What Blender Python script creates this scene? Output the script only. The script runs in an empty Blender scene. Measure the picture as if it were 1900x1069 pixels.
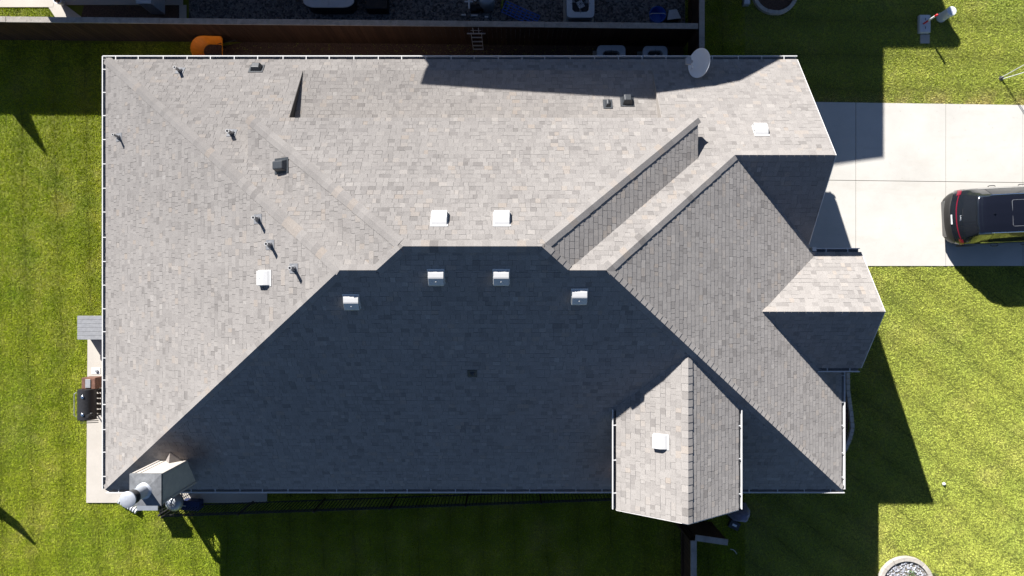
import bpy, bmesh, math, random
import numpy as np
from mathutils import Vector, Matrix

S = bpy.context.scene
COL = S.collection
rnd = random.Random(7)

# ------------------------------------------------------------------ camera
H = 24.0
cam_d = bpy.data.cameras.new('camera')
cam = bpy.data.objects.new('camera', cam_d)
COL.objects.link(cam)
cam.location = (0, 0, H)
cam_d.sensor_width = 36.0
cam_d.lens = 36.0 * 1296.0 / 1900.0
cam_d.clip_start = 0.1
cam_d.clip_end = 1000
S.camera = cam
# ------------------------------------------------------------------ light
SUN = Vector((-0.89, 1.43, 1.0)).normalized()
W = bpy.data.worlds.new('World')
S.world = W
W.use_nodes = True
nt = W.node_tree
bg = nt.nodes['Background']
sky = nt.nodes.new('ShaderNodeTexSky')
sky.sky_type = 'NISHITA'
sky.sun_disc = False
sky.sun_elevation = math.asin(SUN.z)
sky.sun_rotation = math.atan2(SUN.x, SUN.y)
sky.ozone_density = 3.2
sky.air_density = 0.62
sky.dust_density = 0.5
sky.altitude = 600.0
nt.links.new(sky.outputs[0], bg.inputs[0])
bg.inputs[1].default_value = 0.05
sl = bpy.data.lights.new('sun', 'SUN')
sl.energy = 5.0
sl.angle = math.radians(0.5)
sl.color = (1.0, 0.965, 0.93)
sun = bpy.data.objects.new('sun', sl)
COL.objects.link(sun)
sun.rotation_euler = SUN.to_track_quat('Z', 'Y').to_euler()
sun.location = SUN * 60
S.view_settings.view_transform = 'Standard'
S.view_settings.look = 'None'
S.view_settings.gamma = 1.0
S.view_settings.exposure = 1.45

# ------------------------------------------------------------------ helpers
def at(px, py, z):
    """a point measured in the photograph, at a known height, in metres"""
    k = 1296.0 / (H - z)
    return ((px - 950.0) / k, (534.5 - py) / k)

def clip_poly(poly, f):
    out = []
    n = len(poly)
    for i in range(n):
        a, b = poly[i], poly[(i + 1) % n]
        fa, fb = f(a), f(b)
        if fa >= 0: out.append(a)
        if (fa >= 0) != (fb >= 0):
            t = fa / (fa - fb)
            out.append((a[0] + (b[0] - a[0]) * t, a[1] + (b[1] - a[1]) * t))
    return out

def rect(x0, x1, y0, y1):
    return [(x0, y0), (x1, y0), (x1, y1), (x0, y1)]

class MB:
    def __init__(s):
        s.v = []; s.f = []; s.m = []; s.t = []
    def add(s, vs, fs, m=0, tone=0.5):
        o = len(s.v)
        s.v.extend([tuple(p) for p in vs])
        for f in fs:
            s.f.append(tuple(i + o for i in f)); s.m.append(m); s.t.append(tone)
        return s
    def box(s, x0, x1, y0, y1, z0, z1, m=0, tone=0.5, rz=0.0):
        vs = [(x0,y0,z0),(x1,y0,z0),(x1,y1,z0),(x0,y1,z0),(x0,y0,z1),(x1,y0,z1),(x1,y1,z1),(x0,y1,z1)]
        if rz:
            cx, cy = (x0+x1)/2, (y0+y1)/2; c, q = math.cos(rz), math.sin(rz)
            vs = [(cx+(x-cx)*c-(y-cy)*q, cy+(x-cx)*q+(y-cy)*c, z) for x, y, z in vs]
        return s.add(vs, [(3,2,1,0),(4,5,6,7),(0,1,5,4),(1,2,6,5),(2,3,7,6),(3,0,4,7)], m, tone)
    def cbox(s, c, d, m=0, tone=0.5, rz=0.0):
        return s.box(c[0]-d[0]/2, c[0]+d[0]/2, c[1]-d[1]/2, c[1]+d[1]/2, c[2]-d[2]/2, c[2]+d[2]/2, m, tone, rz)
    def prism(s, poly, z0, z1, m=0, ms=None, tone=0.5):
        n = len(poly)
        vs = [(x, y, z0) for x, y in poly] + [(x, y, z1) for x, y in poly]
        s.add(vs, [tuple(range(n))[::-1], tuple(range(n, 2*n))], m, tone)
        s.add(vs, [(i, (i+1) % n, n+(i+1) % n, n+i) for i in range(n)], m if ms is None else ms, tone)
        return s
    def slab(s, top, dz, m=0, ms=1):
        n = len(top)
        vs = list(top) + [(x, y, z-dz) for x, y, z in top]
        s.add(vs, [tuple(range(n))], m)
        s.add(vs, [tuple(range(n, 2*n))[::-1]] + [(i+n, (i+1) % n+n, (i+1) % n, i) for i in range(n)], ms)
        return s
    def tube(s, pts, r, n=8, m=0, closed=False, tone=0.5):
        P = [Vector(p) for p in pts]; R = r if isinstance(r, (list, tuple)) else [r]*len(P)
        vs = []; L = len(P)
        up = Vector((0.13, 0.21, 0.97))
        for i, p in enumerate(P):
            if closed: d = P[(i+1) % L] - P[i-1]
            else: d = P[min(i+1, L-1)] - P[max(i-1, 0)]
            d.normalize()
            a = d.cross(up)
            if a.length < 1e-3: a = d.cross(Vector((1, 0, 0)))
            a.normalize(); b = d.cross(a).normalized()
            for k in range(n):
                t = 2*math.pi*k/n
                vs.append(p + (a*math.cos(t) + b*math.sin(t))*R[i])
        fs = []
        rg = L if closed else L-1
        for i in range(rg):
            j = (i+1) % L
            for k in range(n):
                fs.append((i*n+k, i*n+(k+1) % n, j*n+(k+1) % n, j*n+k))
        if not closed:
            fs.append(tuple(range(n))[::-1]); fs.append(tuple(range((L-1)*n, L*n)))
        return s.add(vs, fs, m, tone)
    def lathe(s, prof, c=(0, 0, 0), n=24, m=0, sx=1.0, sy=1.0, tone=0.5):
        vs = []; L = len(prof)
        for r, z in prof:
            for k in range(n):
                t = 2*math.pi*k/n
                vs.append((c[0]+r*sx*math.cos(t), c[1]+r*sy*math.sin(t), c[2]+z))
        fs = []
        for i in range(L-1):
            for k in range(n):
                fs.append((i*n+k, i*n+(k+1) % n, (i+1)*n+(k+1) % n, (i+1)*n+k))
        if prof[0][0] > 1e-4: fs.append(tuple(range(n))[::-1])
        if prof[-1][0] > 1e-4: fs.append(tuple(range((L-1)*n, L*n)))
        return s.add(vs, fs, m, tone)
    def xf(s, mat):
        s.v = [tuple(mat @ Vector(p)) for p in s.v]; return s
    def mesh(s, name, mats, smooth=False, tone=False):
        me = bpy.data.meshes.new(name)
        me.from_pydata(s.v, [], s.f)
        for m in (mats if isinstance(mats, (list, tuple)) else [mats]): me.materials.append(m)
        me.polygons.foreach_set('material_index', s.m)
        if smooth: me.polygons.foreach_set('use_smooth', [True]*len(s.f))
        if tone:
            a = me.attributes.new('tone', 'FLOAT', 'FACE'); a.data.foreach_set('value', s.t)
        me.update()
        return me
    def build(s, name, mats, parent=None, smooth=False, tone=False, bevel=0.0, loc=None, ang=40):
        o = bpy.data.objects.new(name, s.mesh(name, mats, smooth, tone))
        COL.objects.link(o)
        if parent: o.parent = parent
        if loc: o.location = loc
        if bevel:
            b = o.modifiers.new('bevel', 'BEVEL'); b.width = bevel; b.segments = 2; b.limit_method = 'ANGLE'
        if smooth:
            e = o.modifiers.new('edges', 'EDGE_SPLIT'); e.split_angle = math.radians(ang)
        return o

def tag(o, label=None, cat=None, group=None, kind=None):
    if label: o['label'] = label
    if cat: o['category'] = cat
    if group: o['group'] = group
    if kind: o['kind'] = kind
    return o

def thing(name, label, cat, loc=(0, 0, 0), rz=0.0, group=None):
    o = bpy.data.objects.new(name, None); COL.objects.link(o)
    o.location = loc; o.rotation_euler = (0, 0, rz); o.empty_display_size = 0.3
    return tag(o, label, cat, group)

def copy_tree(o, parent=None):
    c = o.copy(); COL.objects.link(c)
    if parent: c.parent = parent
    for ch in list(o.children): copy_tree(ch, c)
    return c

# ------------------------------------------------------------------ materials
def mat(name, col, rough=0.6, metal=0.0, noise=None, bump=None, spec=0.4, col2=None, coat=0.0):
    m = bpy.data.materials.new(name); m.use_nodes = True
    n = m.node_tree.nodes; l = m.node_tree.links; b = n['Principled BSDF']
    b.inputs['Base Color'].default_value = (*col, 1)
    b.inputs['Roughness'].default_value = rough
    b.inputs['Metallic'].default_value = metal
    b.inputs['Specular IOR Level'].default_value = spec
    if coat: b.inputs['Coat Weight'].default_value = coat; b.inputs['Coat Roughness'].default_value = 0.03
    tc = n.new('ShaderNodeTexCoord')
    if noise:
        t = n.new('ShaderNodeTexNoise'); t.inputs['Scale'].default_value = noise[0]; t.inputs['Detail'].default_value = 6
        t.inputs['Roughness'].default_value = 0.65
        r = n.new('ShaderNodeValToRGB')
        a = noise[1]; c2 = col2 or tuple(min(1, c*(1+a)) for c in col)
        r.color_ramp.elements[0].position = 0.3; r.color_ramp.elements[1].position = 0.7
        r.color_ramp.elements[0].color = (*[c*(1-a) for c in col], 1); r.color_ramp.elements[1].color = (*c2, 1)
        l.new(tc.outputs['Object'], t.inputs['Vector']); l.new(t.outputs['Fac'], r.inputs[0]); l.new(r.outputs[0], b.inputs['Base Color'])
    if bump:
        t = n.new('ShaderNodeTexNoise'); t.inputs['Scale'].default_value = bump[0]; t.inputs['Detail'].default_value = 4
        bp = n.new('ShaderNodeBump'); bp.inputs['Strength'].default_value = bump[1]; bp.inputs['Distance'].default_value = 0.02
        l.new(tc.outputs['Object'], t.inputs['Vector']); l.new(t.outputs['Fac'], bp.inputs['Height']); l.new(bp.outputs[0], b.inputs['Normal'])
    return m

def math_node(nt, op, a, b=None, c=None):
    n = nt.nodes.new('ShaderNodeMath'); n.operation = op
    for i, v in enumerate((a, b, c)):
        if v is None: continue
        if isinstance(v, (int, float)): n.inputs[i].default_value = v
        else: nt.links.new(v, n.inputs[i])
    return n.outputs[0]

def mix_col(nt, fac, a, b, mode='MIX'):
    n = nt.nodes.new('ShaderNodeMix'); n.data_type = 'RGBA'; n.blend_type = mode
    for sock, v in ((n.inputs[0], fac), (n.inputs[6], a), (n.inputs[7], b)):
        if isinstance(v, (int, float)): sock.default_value = v
        elif isinstance(v, tuple): sock.default_value = (*v, 1)
        else: nt.links.new(v, sock)
    return n.outputs[2]

def shingle_material():
    m = bpy.data.materials.new('asphalt_shingle'); m.use_nodes = True
    nt = m.node_tree; n = nt.nodes; l = nt.links; b = n['Principled BSDF']
    at_ = n.new('ShaderNodeAttribute'); at_.attribute_name = 'tone'; at_.attribute_type = 'GEOMETRY'
    r = n.new('ShaderNodeValToRGB'); cr = r.color_ramp
    pts = [(0.0, (.165,.153,.143)), (.25, (.234,.219,.206)), (.5, (.274,.257,.241)), (.68, (.298,.280,.262)), (.82, (.300,.264,.230)), (1.0, (.330,.313,.294))]
    cr.elements[0].position = 0; cr.elements[0].color = (*pts[0][1], 1)
    cr.elements[1].position = 1; cr.elements[1].color = (*pts[-1][1], 1)
    for p, c in pts[1:-1]:
        e = cr.elements.new(p); e.color = (*c, 1)
    l.new(at_.outputs['Fac'], r.inputs[0])
    g = n.new('ShaderNodeNewGeometry')
    t = n.new('ShaderNodeTexNoise'); t.inputs['Scale'].default_value = 55; t.inputs['Detail'].default_value = 3
    l.new(g.outputs['Position'], t.inputs['Vector'])
    f1 = math_node(nt, 'MULTIPLY_ADD', t.outputs['Fac'], 0.9, 0.55)
    c1 = mix_col(nt, 1.0, r.outputs[0], f1, 'MULTIPLY')
    t2 = n.new('ShaderNodeTexNoise'); t2.inputs['Scale'].default_value = 0.55; t2.inputs['Detail'].default_value = 5
    l.new(g.outputs['Position'], t2.inputs['Vector'])
    f2 = math_node(nt, 'MULTIPLY_ADD', t2.outputs['Fac'], 0.22, 0.89)
    c2 = mix_col(nt, 1.0, c1, f2, 'MULTIPLY')
    # soot stain on the slope beside the chimney
    sp = n.new('ShaderNodeSeparateXYZ'); l.new(g.outputs['Position'], sp.inputs[0])
    dx = math_node(nt, 'SUBTRACT', sp.outputs[0], -9.35); dy = math_node(nt, 'SUBTRACT', sp.outputs[1], -4.72)
    d = math_node(nt, 'SQRT', math_node(nt, 'ADD', math_node(nt, 'MULTIPLY', dx, dx), math_node(nt, 'MULTIPLY', math_node(nt, 'MULTIPLY', dy, dy), 2.0)))
    t3 = n.new('ShaderNodeTexNoise'); t3.inputs['Scale'].default_value = 3.5; t3.inputs['Detail'].default_value = 4
    l.new(g.outputs['Position'], t3.inputs['Vector'])
    dd = math_node(nt, 'ADD', d, math_node(nt, 'MULTIPLY', t3.outputs['Fac'], 0.9))
    mr = n.new('ShaderNodeMapRange'); mr.inputs['From Min'].default_value = 0.75; mr.inputs['From Max'].default_value = 1.5
    mr.inputs['To Min'].default_value = 0.6; mr.inputs['To Max'].default_value = 0.0
    l.new(dd, mr.inputs[0])
    c3 = mix_col(nt, mr.outputs[0], c2, (.10, .065, .05))
    l.new(c3, b.inputs['Base Color'])
    b.inputs['Roughness'].default_value = 0.92; b.inputs['Diffuse Roughness'].default_value = 1.0; b.inputs['Specular IOR Level'].default_value = 0.2
    bp = n.new('ShaderNodeBump'); bp.inputs['Strength'].default_value = 0.25; bp.inputs['Distance'].default_value = 0.004
    t4 = n.new('ShaderNodeTexNoise'); t4.inputs['Scale'].default_value = 160
    l.new(g.outputs['Position'], t4.inputs['Vector']); l.new(t4.outputs['Fac'], bp.inputs['Height']); l.new(bp.outputs[0], b.inputs['Normal'])
    return m

def grass_material(name, gain):
    m = bpy.data.materials.new(name); m.use_nodes = True
    nt = m.node_tree; n = nt.nodes; l = nt.links; b = n['Principled BSDF']
    g = n.new('ShaderNodeNewGeometry'); P = g.outputs['Position']
    def noise(sc, det=5, rough=.6):
        t = n.new('ShaderNodeTexNoise'); t.inputs['Scale'].default_value = sc; t.inputs['Detail'].default_value = det
        t.inputs['Roughness'].default_value = rough; l.new(P, t.inputs['Vector']); return t.outputs['Fac']
    def ramp(f, a, b_):
        mr = n.new('ShaderNodeMapRange'); mr.inputs['From Min'].default_value = a; mr.inputs['From Max'].default_value = b_
        l.new(f, mr.inputs[0]); return mr.outputs[0]
    c = mix_col(nt, ramp(noise(.9, 2), .30, .70), (.185*gain, .228*gain, .014*gain), (.275*gain, .302*gain, .032*gain))
    c = mix_col(nt, math_node(nt, 'MULTIPLY', ramp(noise(.45, 6, .7), .52, .68), .62), c, (.31*gain, .285*gain, .075*gain))
    c = mix_col(nt, math_node(nt, 'MULTIPLY', ramp(noise(.28, 4), .50, .66), .40), c, (.130*gain, .205*gain, .018*gain))
    pe_ = n.new('ShaderNodeSeparateXYZ'); l.new(P, pe_.inputs[0])
    c = mix_col(nt, math_node(nt, 'MULTIPLY', math_node(nt, 'GREATER_THAN', pe_.outputs[0], 8.0), .38), c, (.30*gain, .315*gain, .105*gain))
    eg = n.new('ShaderNodeMapRange'); eg.inputs['From Min'].default_value = 6.35; eg.inputs['From Max'].default_value = 6.95; eg.inputs['To Min'].default_value = .75; eg.inputs['To Max'].default_value = 0; l.new(pe_.outputs[1], eg.inputs[0])
    em = math_node(nt, 'MULTIPLY', math_node(nt, 'MULTIPLY', eg.outputs[0], math_node(nt, 'GREATER_THAN', pe_.outputs[1], 6.2)), math_node(nt, 'MULTIPLY', math_node(nt, 'GREATER_THAN', pe_.outputs[0], 8.0), ramp(noise(1.2, 4), .40, .62)))
    c = mix_col(nt, em, c, (.33*gain, .27*gain, .11*gain))
    hf = noise(38, 3, .7)
    c = mix_col(nt, 1.0, c, math_node(nt, 'MULTIPLY_ADD', hf, .4, .84), 'MULTIPLY')
    # mower passes
    sp = n.new('ShaderNodeSeparateXYZ'); l.new(P, sp.inputs[0]); X, Y = sp.outputs[0], sp.outputs[1]
    wob = math_node(nt, 'MULTIPLY', noise(.5, 2), .35)
    brk = ramp(noise(1.3, 3), .38, .62)
    def lines(dx, dy, per, width):
        d = math_node(nt, 'ADD', math_node(nt, 'ADD', math_node(nt, 'MULTIPLY', X, dx), math_node(nt, 'MULTIPLY', Y, dy)), wob)
        q = math_node(nt, 'PINGPONG', math_node(nt, 'DIVIDE', d, per), 0.5)
        ln = math_node(nt, 'LESS_THAN', q, width)
        al = math_node(nt, 'PINGPONG', math_node(nt, 'DIVIDE', d, per), 1.0)
        return math_node(nt, 'SUBTRACT', math_node(nt, 'MULTIPLY_ADD', al, .22, .89), math_node(nt, 'MULTIPLY', math_node(nt, 'MULTIPLY', ln, brk), .30))
    east = math_node(nt, 'GREATER_THAN', X, 8.0)
    south = math_node(nt, 'LESS_THAN', Y, 2.0)
    dg = lines(.61, .79, .56, .04); vt = lines(1.0, 0.03, .55, .035); hz = lines(.02, 1.0, .60, .03)
    er = math_node(nt, 'ADD', math_node(nt, 'MULTIPLY', south, dg), math_node(nt, 'MULTIPLY', math_node(nt, 'SUBTRACT', 1.0, south), hz))
    st = math_node(nt, 'ADD', math_node(nt, 'MULTIPLY', east, er), math_node(nt, 'MULTIPLY', math_node(nt, 'SUBTRACT', 1.0, east), vt))
    c = mix_col(nt, 1.0, c, st, 'MULTIPLY')
    l.new(c, b.inputs['Base Color'])
    b.inputs['Roughness'].default_value = .75; b.inputs['Specular IOR Level'].default_value = .15
    return m

def brick_material():
    m = bpy.data.materials.new('brick'); m.use_nodes = True
    nt = m.node_tree; n = nt.nodes; l = nt.links; b = n['Principled BSDF']
    tc = n.new('ShaderNodeTexCoord'); sp = n.new('ShaderNodeSeparateXYZ'); cb = n.new('ShaderNodeCombineXYZ')
    l.new(tc.outputs['Object'], sp.inputs[0])
    l.new(math_node(nt, 'ADD', sp.outputs[0], sp.outputs[1]), cb.inputs[0]); l.new(sp.outputs[2], cb.inputs[1])
    t = n.new('ShaderNodeTexBrick'); l.new(cb.outputs[0], t.inputs['Vector'])
    t.inputs['Scale'].default_value = 1.0; t.inputs['Brick Width'].default_value = .2; t.inputs['Row Height'].default_value = .075
    t.inputs['Mortar Size'].default_value = .008
    t.inputs['Color1'].default_value = (.32, .20, .15, 1); t.inputs['Color2'].default_value = (.22, .14, .11, 1); t.inputs['Mortar'].default_value = (.4, .38, .35, 1)
    l.new(t.outputs[0], b.inputs['Base Color']); b.inputs['Roughness'].default_value = .9
    return m

def gravel_material():
    m = bpy.data.materials.new('dark_gravel'); m.use_nodes = True
    nt = m.node_tree; n = nt.nodes; l = nt.links; b = n['Principled BSDF']
    g = n.new('ShaderNodeNewGeometry')
    v = n.new('ShaderNodeTexVoronoi'); v.inputs['Scale'].default_value = 17; l.new(g.outputs['Position'], v.inputs['Vector'])
    r = n.new('ShaderNodeValToRGB'); r.color_ramp.elements[0].color = (.03, .03, .03, 1); r.color_ramp.elements[1].color = (.20, .19, .185, 1)
    sx = n.new('ShaderNodeSeparateColor'); l.new(v.outputs['Color'], sx.inputs[0]); l.new(sx.outputs[0], r.inputs[0])
    l.new(r.outputs[0], b.inputs['Base Color']); b.inputs['Roughness'].default_value = .9
    bp = n.new('ShaderNodeBump'); bp.inputs['Strength'].default_value = 1.0; bp.inputs['Distance'].default_value = .03; bp.invert = True
    l.new(v.outputs['Distance'], bp.inputs['Height']); l.new(bp.outputs[0], b.inputs['Normal'])
    return m

def tone_wood(name, c0, c1):
    m = bpy.data.materials.new(name); m.use_nodes = True
    nt = m.node_tree; n = nt.nodes; l = nt.links; b = n['Principled BSDF']
    a = n.new('ShaderNodeAttribute'); a.attribute_name = 'tone'
    c = mix_col(nt, a.outputs['Fac'], c0, c1)
    tc = n.new('ShaderNodeTexCoord'); mp = n.new('ShaderNodeMapping'); mp.inputs['Scale'].default_value = (14, 14, 1.2)
    t = n.new('ShaderNodeTexNoise'); t.inputs['Scale'].default_value = 1.5; t.inputs['Detail'].default_value = 6
    l.new(tc.outputs['Object'], mp.inputs[0]); l.new(mp.outputs[0], t.inputs['Vector'])
    c = mix_col(nt, 1.0, c, math_node(nt, 'MULTIPLY_ADD', t.outputs['Fac'], .9, .55), 'MULTIPLY')
    l.new(c, b.inputs['Base Color']); b.inputs['Roughness'].default_value = .85; b.inputs['Specular IOR Level'].default_value = .2
    return m

def concrete_material(name, c):
    m = bpy.data.materials.new(name); m.use_nodes = True
    nt = m.node_tree; n = nt.nodes; l = nt.links; b = n['Principled BSDF']
    g = n.new('ShaderNodeNewGeometry')
    def noise(sc, det, a, b_, xs=1.0):
        mp = n.new('ShaderNodeMapping'); mp.inputs['Scale'].default_value = (xs, 1, 1); l.new(g.outputs['Position'], mp.inputs[0])
        t = n.new('ShaderNodeTexNoise'); t.inputs['Scale'].default_value = sc; t.inputs['Detail'].default_value = det; t.inputs['Roughness'].default_value = .65
        l.new(mp.outputs[0], t.inputs['Vector'])
        mr = n.new('ShaderNodeMapRange'); mr.inputs['From Min'].default_value = a; mr.inputs['From Max'].default_value = b_; l.new(t.outputs['Fac'], mr.inputs[0]); return mr.outputs[0]
    col = mix_col(nt, noise(.7, 6, .3, .7), tuple(x*.90 for x in c), tuple(x*1.06 for x in c))
    col = mix_col(nt, math_node(nt, 'MULTIPLY', noise(1.6, 5, .55, .75, .25), .30), col, (c[0]*.74, c[1]*.70, c[2]*.64))
    col = mix_col(nt, math_node(nt, 'MULTIPLY', noise(9, 3, .68, .74), .45), col, (c[0]*.5, c[1]*.48, c[2]*.45))
    col = mix_col(nt, 1.0, col, math_node(nt, 'MULTIPLY_ADD', noise(70, 2, .3, .7), .14, .93), 'MULTIPLY')
    l.new(col, b.inputs['Base Color']); b.inputs['Roughness'].default_value = .88; b.inputs['Specular IOR Level'].default_value = .25
    return m

M_SH = shingle_material()
M_GRASS = grass_material('lawn_soil', .45)
M_BLADE = grass_material('grass_blade', 1.78)
M_BRICK = brick_material()
M_GRAVEL = gravel_material()
M_TRIM = mat('white_trim', (.50, .49, .47), .6, noise=(6, .06))
M_SOFF = mat('tan_trim', (.36, .33, .30), .7, noise=(6, .1))
M_GUT = mat('white_gutter_metal', (.52, .52, .51), .4, noise=(9, .05))
M_GRIT = mat('gutter_grit', (.20, .195, .19), .9, noise=(30, .4))
M_CONC = concrete_material('concrete', (.456, .440, .402))
M_CONC2 = concrete_material('patio_concrete', (.41, .38, .335))
M_JOINT = mat('joint_dirt', (.16, .145, .12), .95)
M_VENT = mat('white_vent_paint', (.43, .43, .425), .38, noise=(12, .04))
M_DARKP = mat('dark_plastic', (.026, .030, .035), .5, noise=(14, .2), bump=(40, .1))
M_GREYM = mat('grey_metal', (.30, .31, .32), .45, .3, noise=(9, .15))
M_GALV = mat('galvanised_steel', (.36, .38, .40), .45, .6, noise=(7, .15), bump=(9, .05))
M_CCAP = mat('chase_cover_metal', (.15, .155, .16), .6, .2, noise=(5, .35), bump=(7, .1))
M_FCAP = mat('dull_flue_metal', (.34, .36, .39), .5, .25, noise=(5, .12))
M_LEAD = mat('lead_boot', (.16, .165, .175), .6, .2, noise=(20, .2))
M_FLANGE = mat('weathered_flashing', (.125, .13, .14), .9, 0, noise=(12, .2))
M_BLACK = mat('black_steel', (.022, .022, .024), .55, .3, noise=(16, .3))
M_IRON = mat('black_iron', (.018, .018, .018), .55, .2)
M_CHASE = mat('chimney_board', (.40, .37, .33), .85, noise=(5, .10), bump=(30, .1))
M_FENCE = tone_wood('stained_cedar', (.030, .016, .010), (.048, .026, .016))
M_CAP = mat('weathered_cap_wood', (.25, .23, .205), .85, noise=(5, .25), bump=(30, .3))
M_OLDW = mat('old_grey_wood', (.36, .35, .34), .85, noise=(5, .2), bump=(30, .2))
M_ORANGE = mat('orange_plastic', (.85, .27, .012), .45, noise=(6, .12))
M_BLUE = mat('blue_plastic', (.03, .10, .40), .45, noise=(6, .15))
M_NAVY = mat('navy_plastic', (.012, .025, .09), .5, noise=(6, .2))
M_STEELP = mat('pale_steel', (.20, .22, .245), .5, .2, noise=(6, .12))
M_GLASS = mat('window_glass', (.02, .025, .03), .05, 0, spec=.8)
M_WHITE = mat('white_plastic', (.60, .61, .62), .4)
M_DISHB = mat('rake_tan', (.24, .22, .20), .8)
M_DISH = mat('dish_grey', (.56, .59, .62), .4, noise=(4, .05))
M_RED = mat('red_plastic', (.50, .015, .02), .4)
M_PLANK = mat('grey_composite_plank', (.20, .205, .215), .7, noise=(9, .15), bump=(30, .15))
M_RUST = mat('rusty_steel', (.13, .065, .045), .8, .2, noise=(8, .5), bump=(30, .2))
M_MULCH = mat('brown_mulch', (.075, .045, .030), .95, noise=(22, .6), bump=(24, .8))
M_STONE = mat('pale_edging_stone', (.36, .33, .285), .85, noise=(8, .2), bump=(30, .3))
M_LEAF = mat('shrub_leaf', (.07, .13, .025), .6, noise=(9, .4))
M_BARK = mat('bark', (.12, .085, .06), .9, noise=(14, .4), bump=(20, .5))
M_NWALL = mat('beige_siding', (.42, .38, .33), .8, noise=(4, .08))
M_NROOF = mat('brown_roof', (.17, .15, .14), .9, noise=(5, .2))
M_JOINTD = mat('shade_dark_flashing', (.03, .028, .027), .8)  # dark flashing, with the shade of that wall put into its colour
M_FELT = mat('roof_felt', (.13, .125, .12), .95)
M_TARP = mat('grey_tarp', (.17, .17, .23), .6, noise=(5, .2), bump=(7, .6))
M_CANVAS = mat('tan_canvas', (.35, .29, .20), .9, noise=(6, .1))
M_PAINT = mat('dark_blue_grey_car_paint', (.010, .013, .018), .22, .3, coat=1.0)
M_LOWER = mat('car_lower_cladding', (.016, .0155, .015), .4, noise=(9, .1))
M_CGLASS = mat('car_tinted_glass', (.010, .012, .016), .06, 0, spec=.6)
M_ROOFGL = mat('car_glass_roof', (.006, .007, .012), .12, 0, spec=.5)
M_CHROME = mat('chrome', (.82, .83, .84), .18, 1.0)
M_RUBBER = mat('tyre_rubber', (.02, .02, .02), .85)
M_LAMP = mat('tail_lamp_red', (.13, .006, .018), .18, 0, coat=.6)

# ------------------------------------------------------------------ ground
g = MB(); g.add([(-250,-250,0),(250,-250,0),(250,250,0),(-250,250,0)], [(0,1,2,3)])
tag(g.build('ground', M_GRASS), kind='structure')

dw = MB()
jx = [8.0] + [at(px, 0, .03)[0] for px in (1588, 1755, 1898)] + [21.0, 24.2, 27.4]
def ny(x): return 6.385 - .0148*(x-10.4)
def my(x): return 3.70 - .0125*(x-11)
ys = at(0, 493.5, .03)[1]
for i in range(len(jx)-1):
    a, b = jx[i]+.009, jx[i+1]-.009
    dw.prism([(a, my(a)+.009), (b, my(b)+.009), (b, ny(b)), (a, ny(a))], .004, .03)
    dw.prism([(a, ys), (b, ys), (b, my(b)-.009), (a, my(a)-.009)], .004, .03)
dw.prism([(8.0, ys), (27.4, ys), (27.4, ny(27.4)), (8.0, ny(8.0))], -.05, .016, 1)
tag(dw.build('driveway', [M_CONC, M_JOINT], bevel=.004), kind='structure')

pt = MB()
xa, yb = at(160, 933, .05); xb = at(495, 0, .05)[0]; yt = at(0, 590, .05)[1]
pt.prism([(xa, yb), (xb, yb), (xb, -5.7), (-11.9, -5.7), (-11.9, yt), (xa+.05, yt)], -.05, .05)
tag(pt.build('patio', M_CONC2, bevel=.008), kind='structure')

gy = MB(); gy.add([(-11.1,8.60,.006),(5.95,8.42,.006),(5.95,30,.006),(-11.1,30,.006)], [(0,1,2,3)])
tag(gy.build('gravel_yard', M_GRAVEL), kind='structure')
npat = MB()
npat.prism([(-22,9.62),(-15.9,9.62),(-14.9,9.15),(-14.75,9.0),(-15.2,8.98),(-15.9,9.3),(-16.2,9.62),(-17.3,9.62),(-22,9.62)][:3]+[(-15.1,9.02),(-15.9,9.2)], .0, .03)
npat.v = []; npat.f = []; npat.m = []; npat.t = []
npat.prism([(-24,9.64),(-15.75,9.64),(-14.85,9.36),(-14.6,9.1),(-15.05,8.98),(-15.6,9.05),(-14.9,9.75),(-14.9,10.55),(-24,10.55)][:2]+[(-15.75,9.64),(-15.6,10.55),(-24,10.55)], 0, .034)
npat.prism([(-15.95,9.70),(-15.55,9.10),(-15.15,8.99),(-14.70,9.05),(-14.80,9.32),(-15.25,9.66),(-15.6,9.9)], 0, .030)
npat.prism([(-15.42,9.72),(-11.3,9.72),(-11.3,10.55),(-15.42,10.55)], 0, .026)
npat.prism([(-11.42,8.62),(-11.18,8.62),(-11.18,9.715),(-11.42,9.715)], 0, .028)
tag(npat.build('neighbour_path', M_CONC2), kind='structure')
ml = MB(); ml.add([(-15.0,8.62,.006),(-11.43,8.60,.006),(-11.43,9.71,.006),(-14.7,9.71,.006)], [(0,1,2,3)])
ml.add([(10.0,-5.6,.006),(11.15,-5.6,.006),(11.5,-5.1,.006),(11.58,-4.4,.006),(11.5,-2.8,.006),(10.0,-2.8,.006)], [(0,1,2,3,4,5)])
ml.add([(-11.0,7.05,.005),(5.9,7.05,.005),(5.9,8.33,.005),(-9.2,8.45,.005),(-10.6,8.2,.005),(-11.3,7.6,.005)], [(0,1,2,3,4,5)])
ml.add([(-8.35,-6.9,.005),(2.5,-6.75,.005),(2.5,-5.6,.005),(-8.35,-5.6,.005)], [(0,1,2,3)])
tag(ml.build('mulch_bed', M_MULCH), kind='structure')

# ------------------------------------------------------------------ house
house = thing('brick_house', 'large brick house with grey shingled hip and gable roof, white gutters, filling the middle', 'house')

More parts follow.
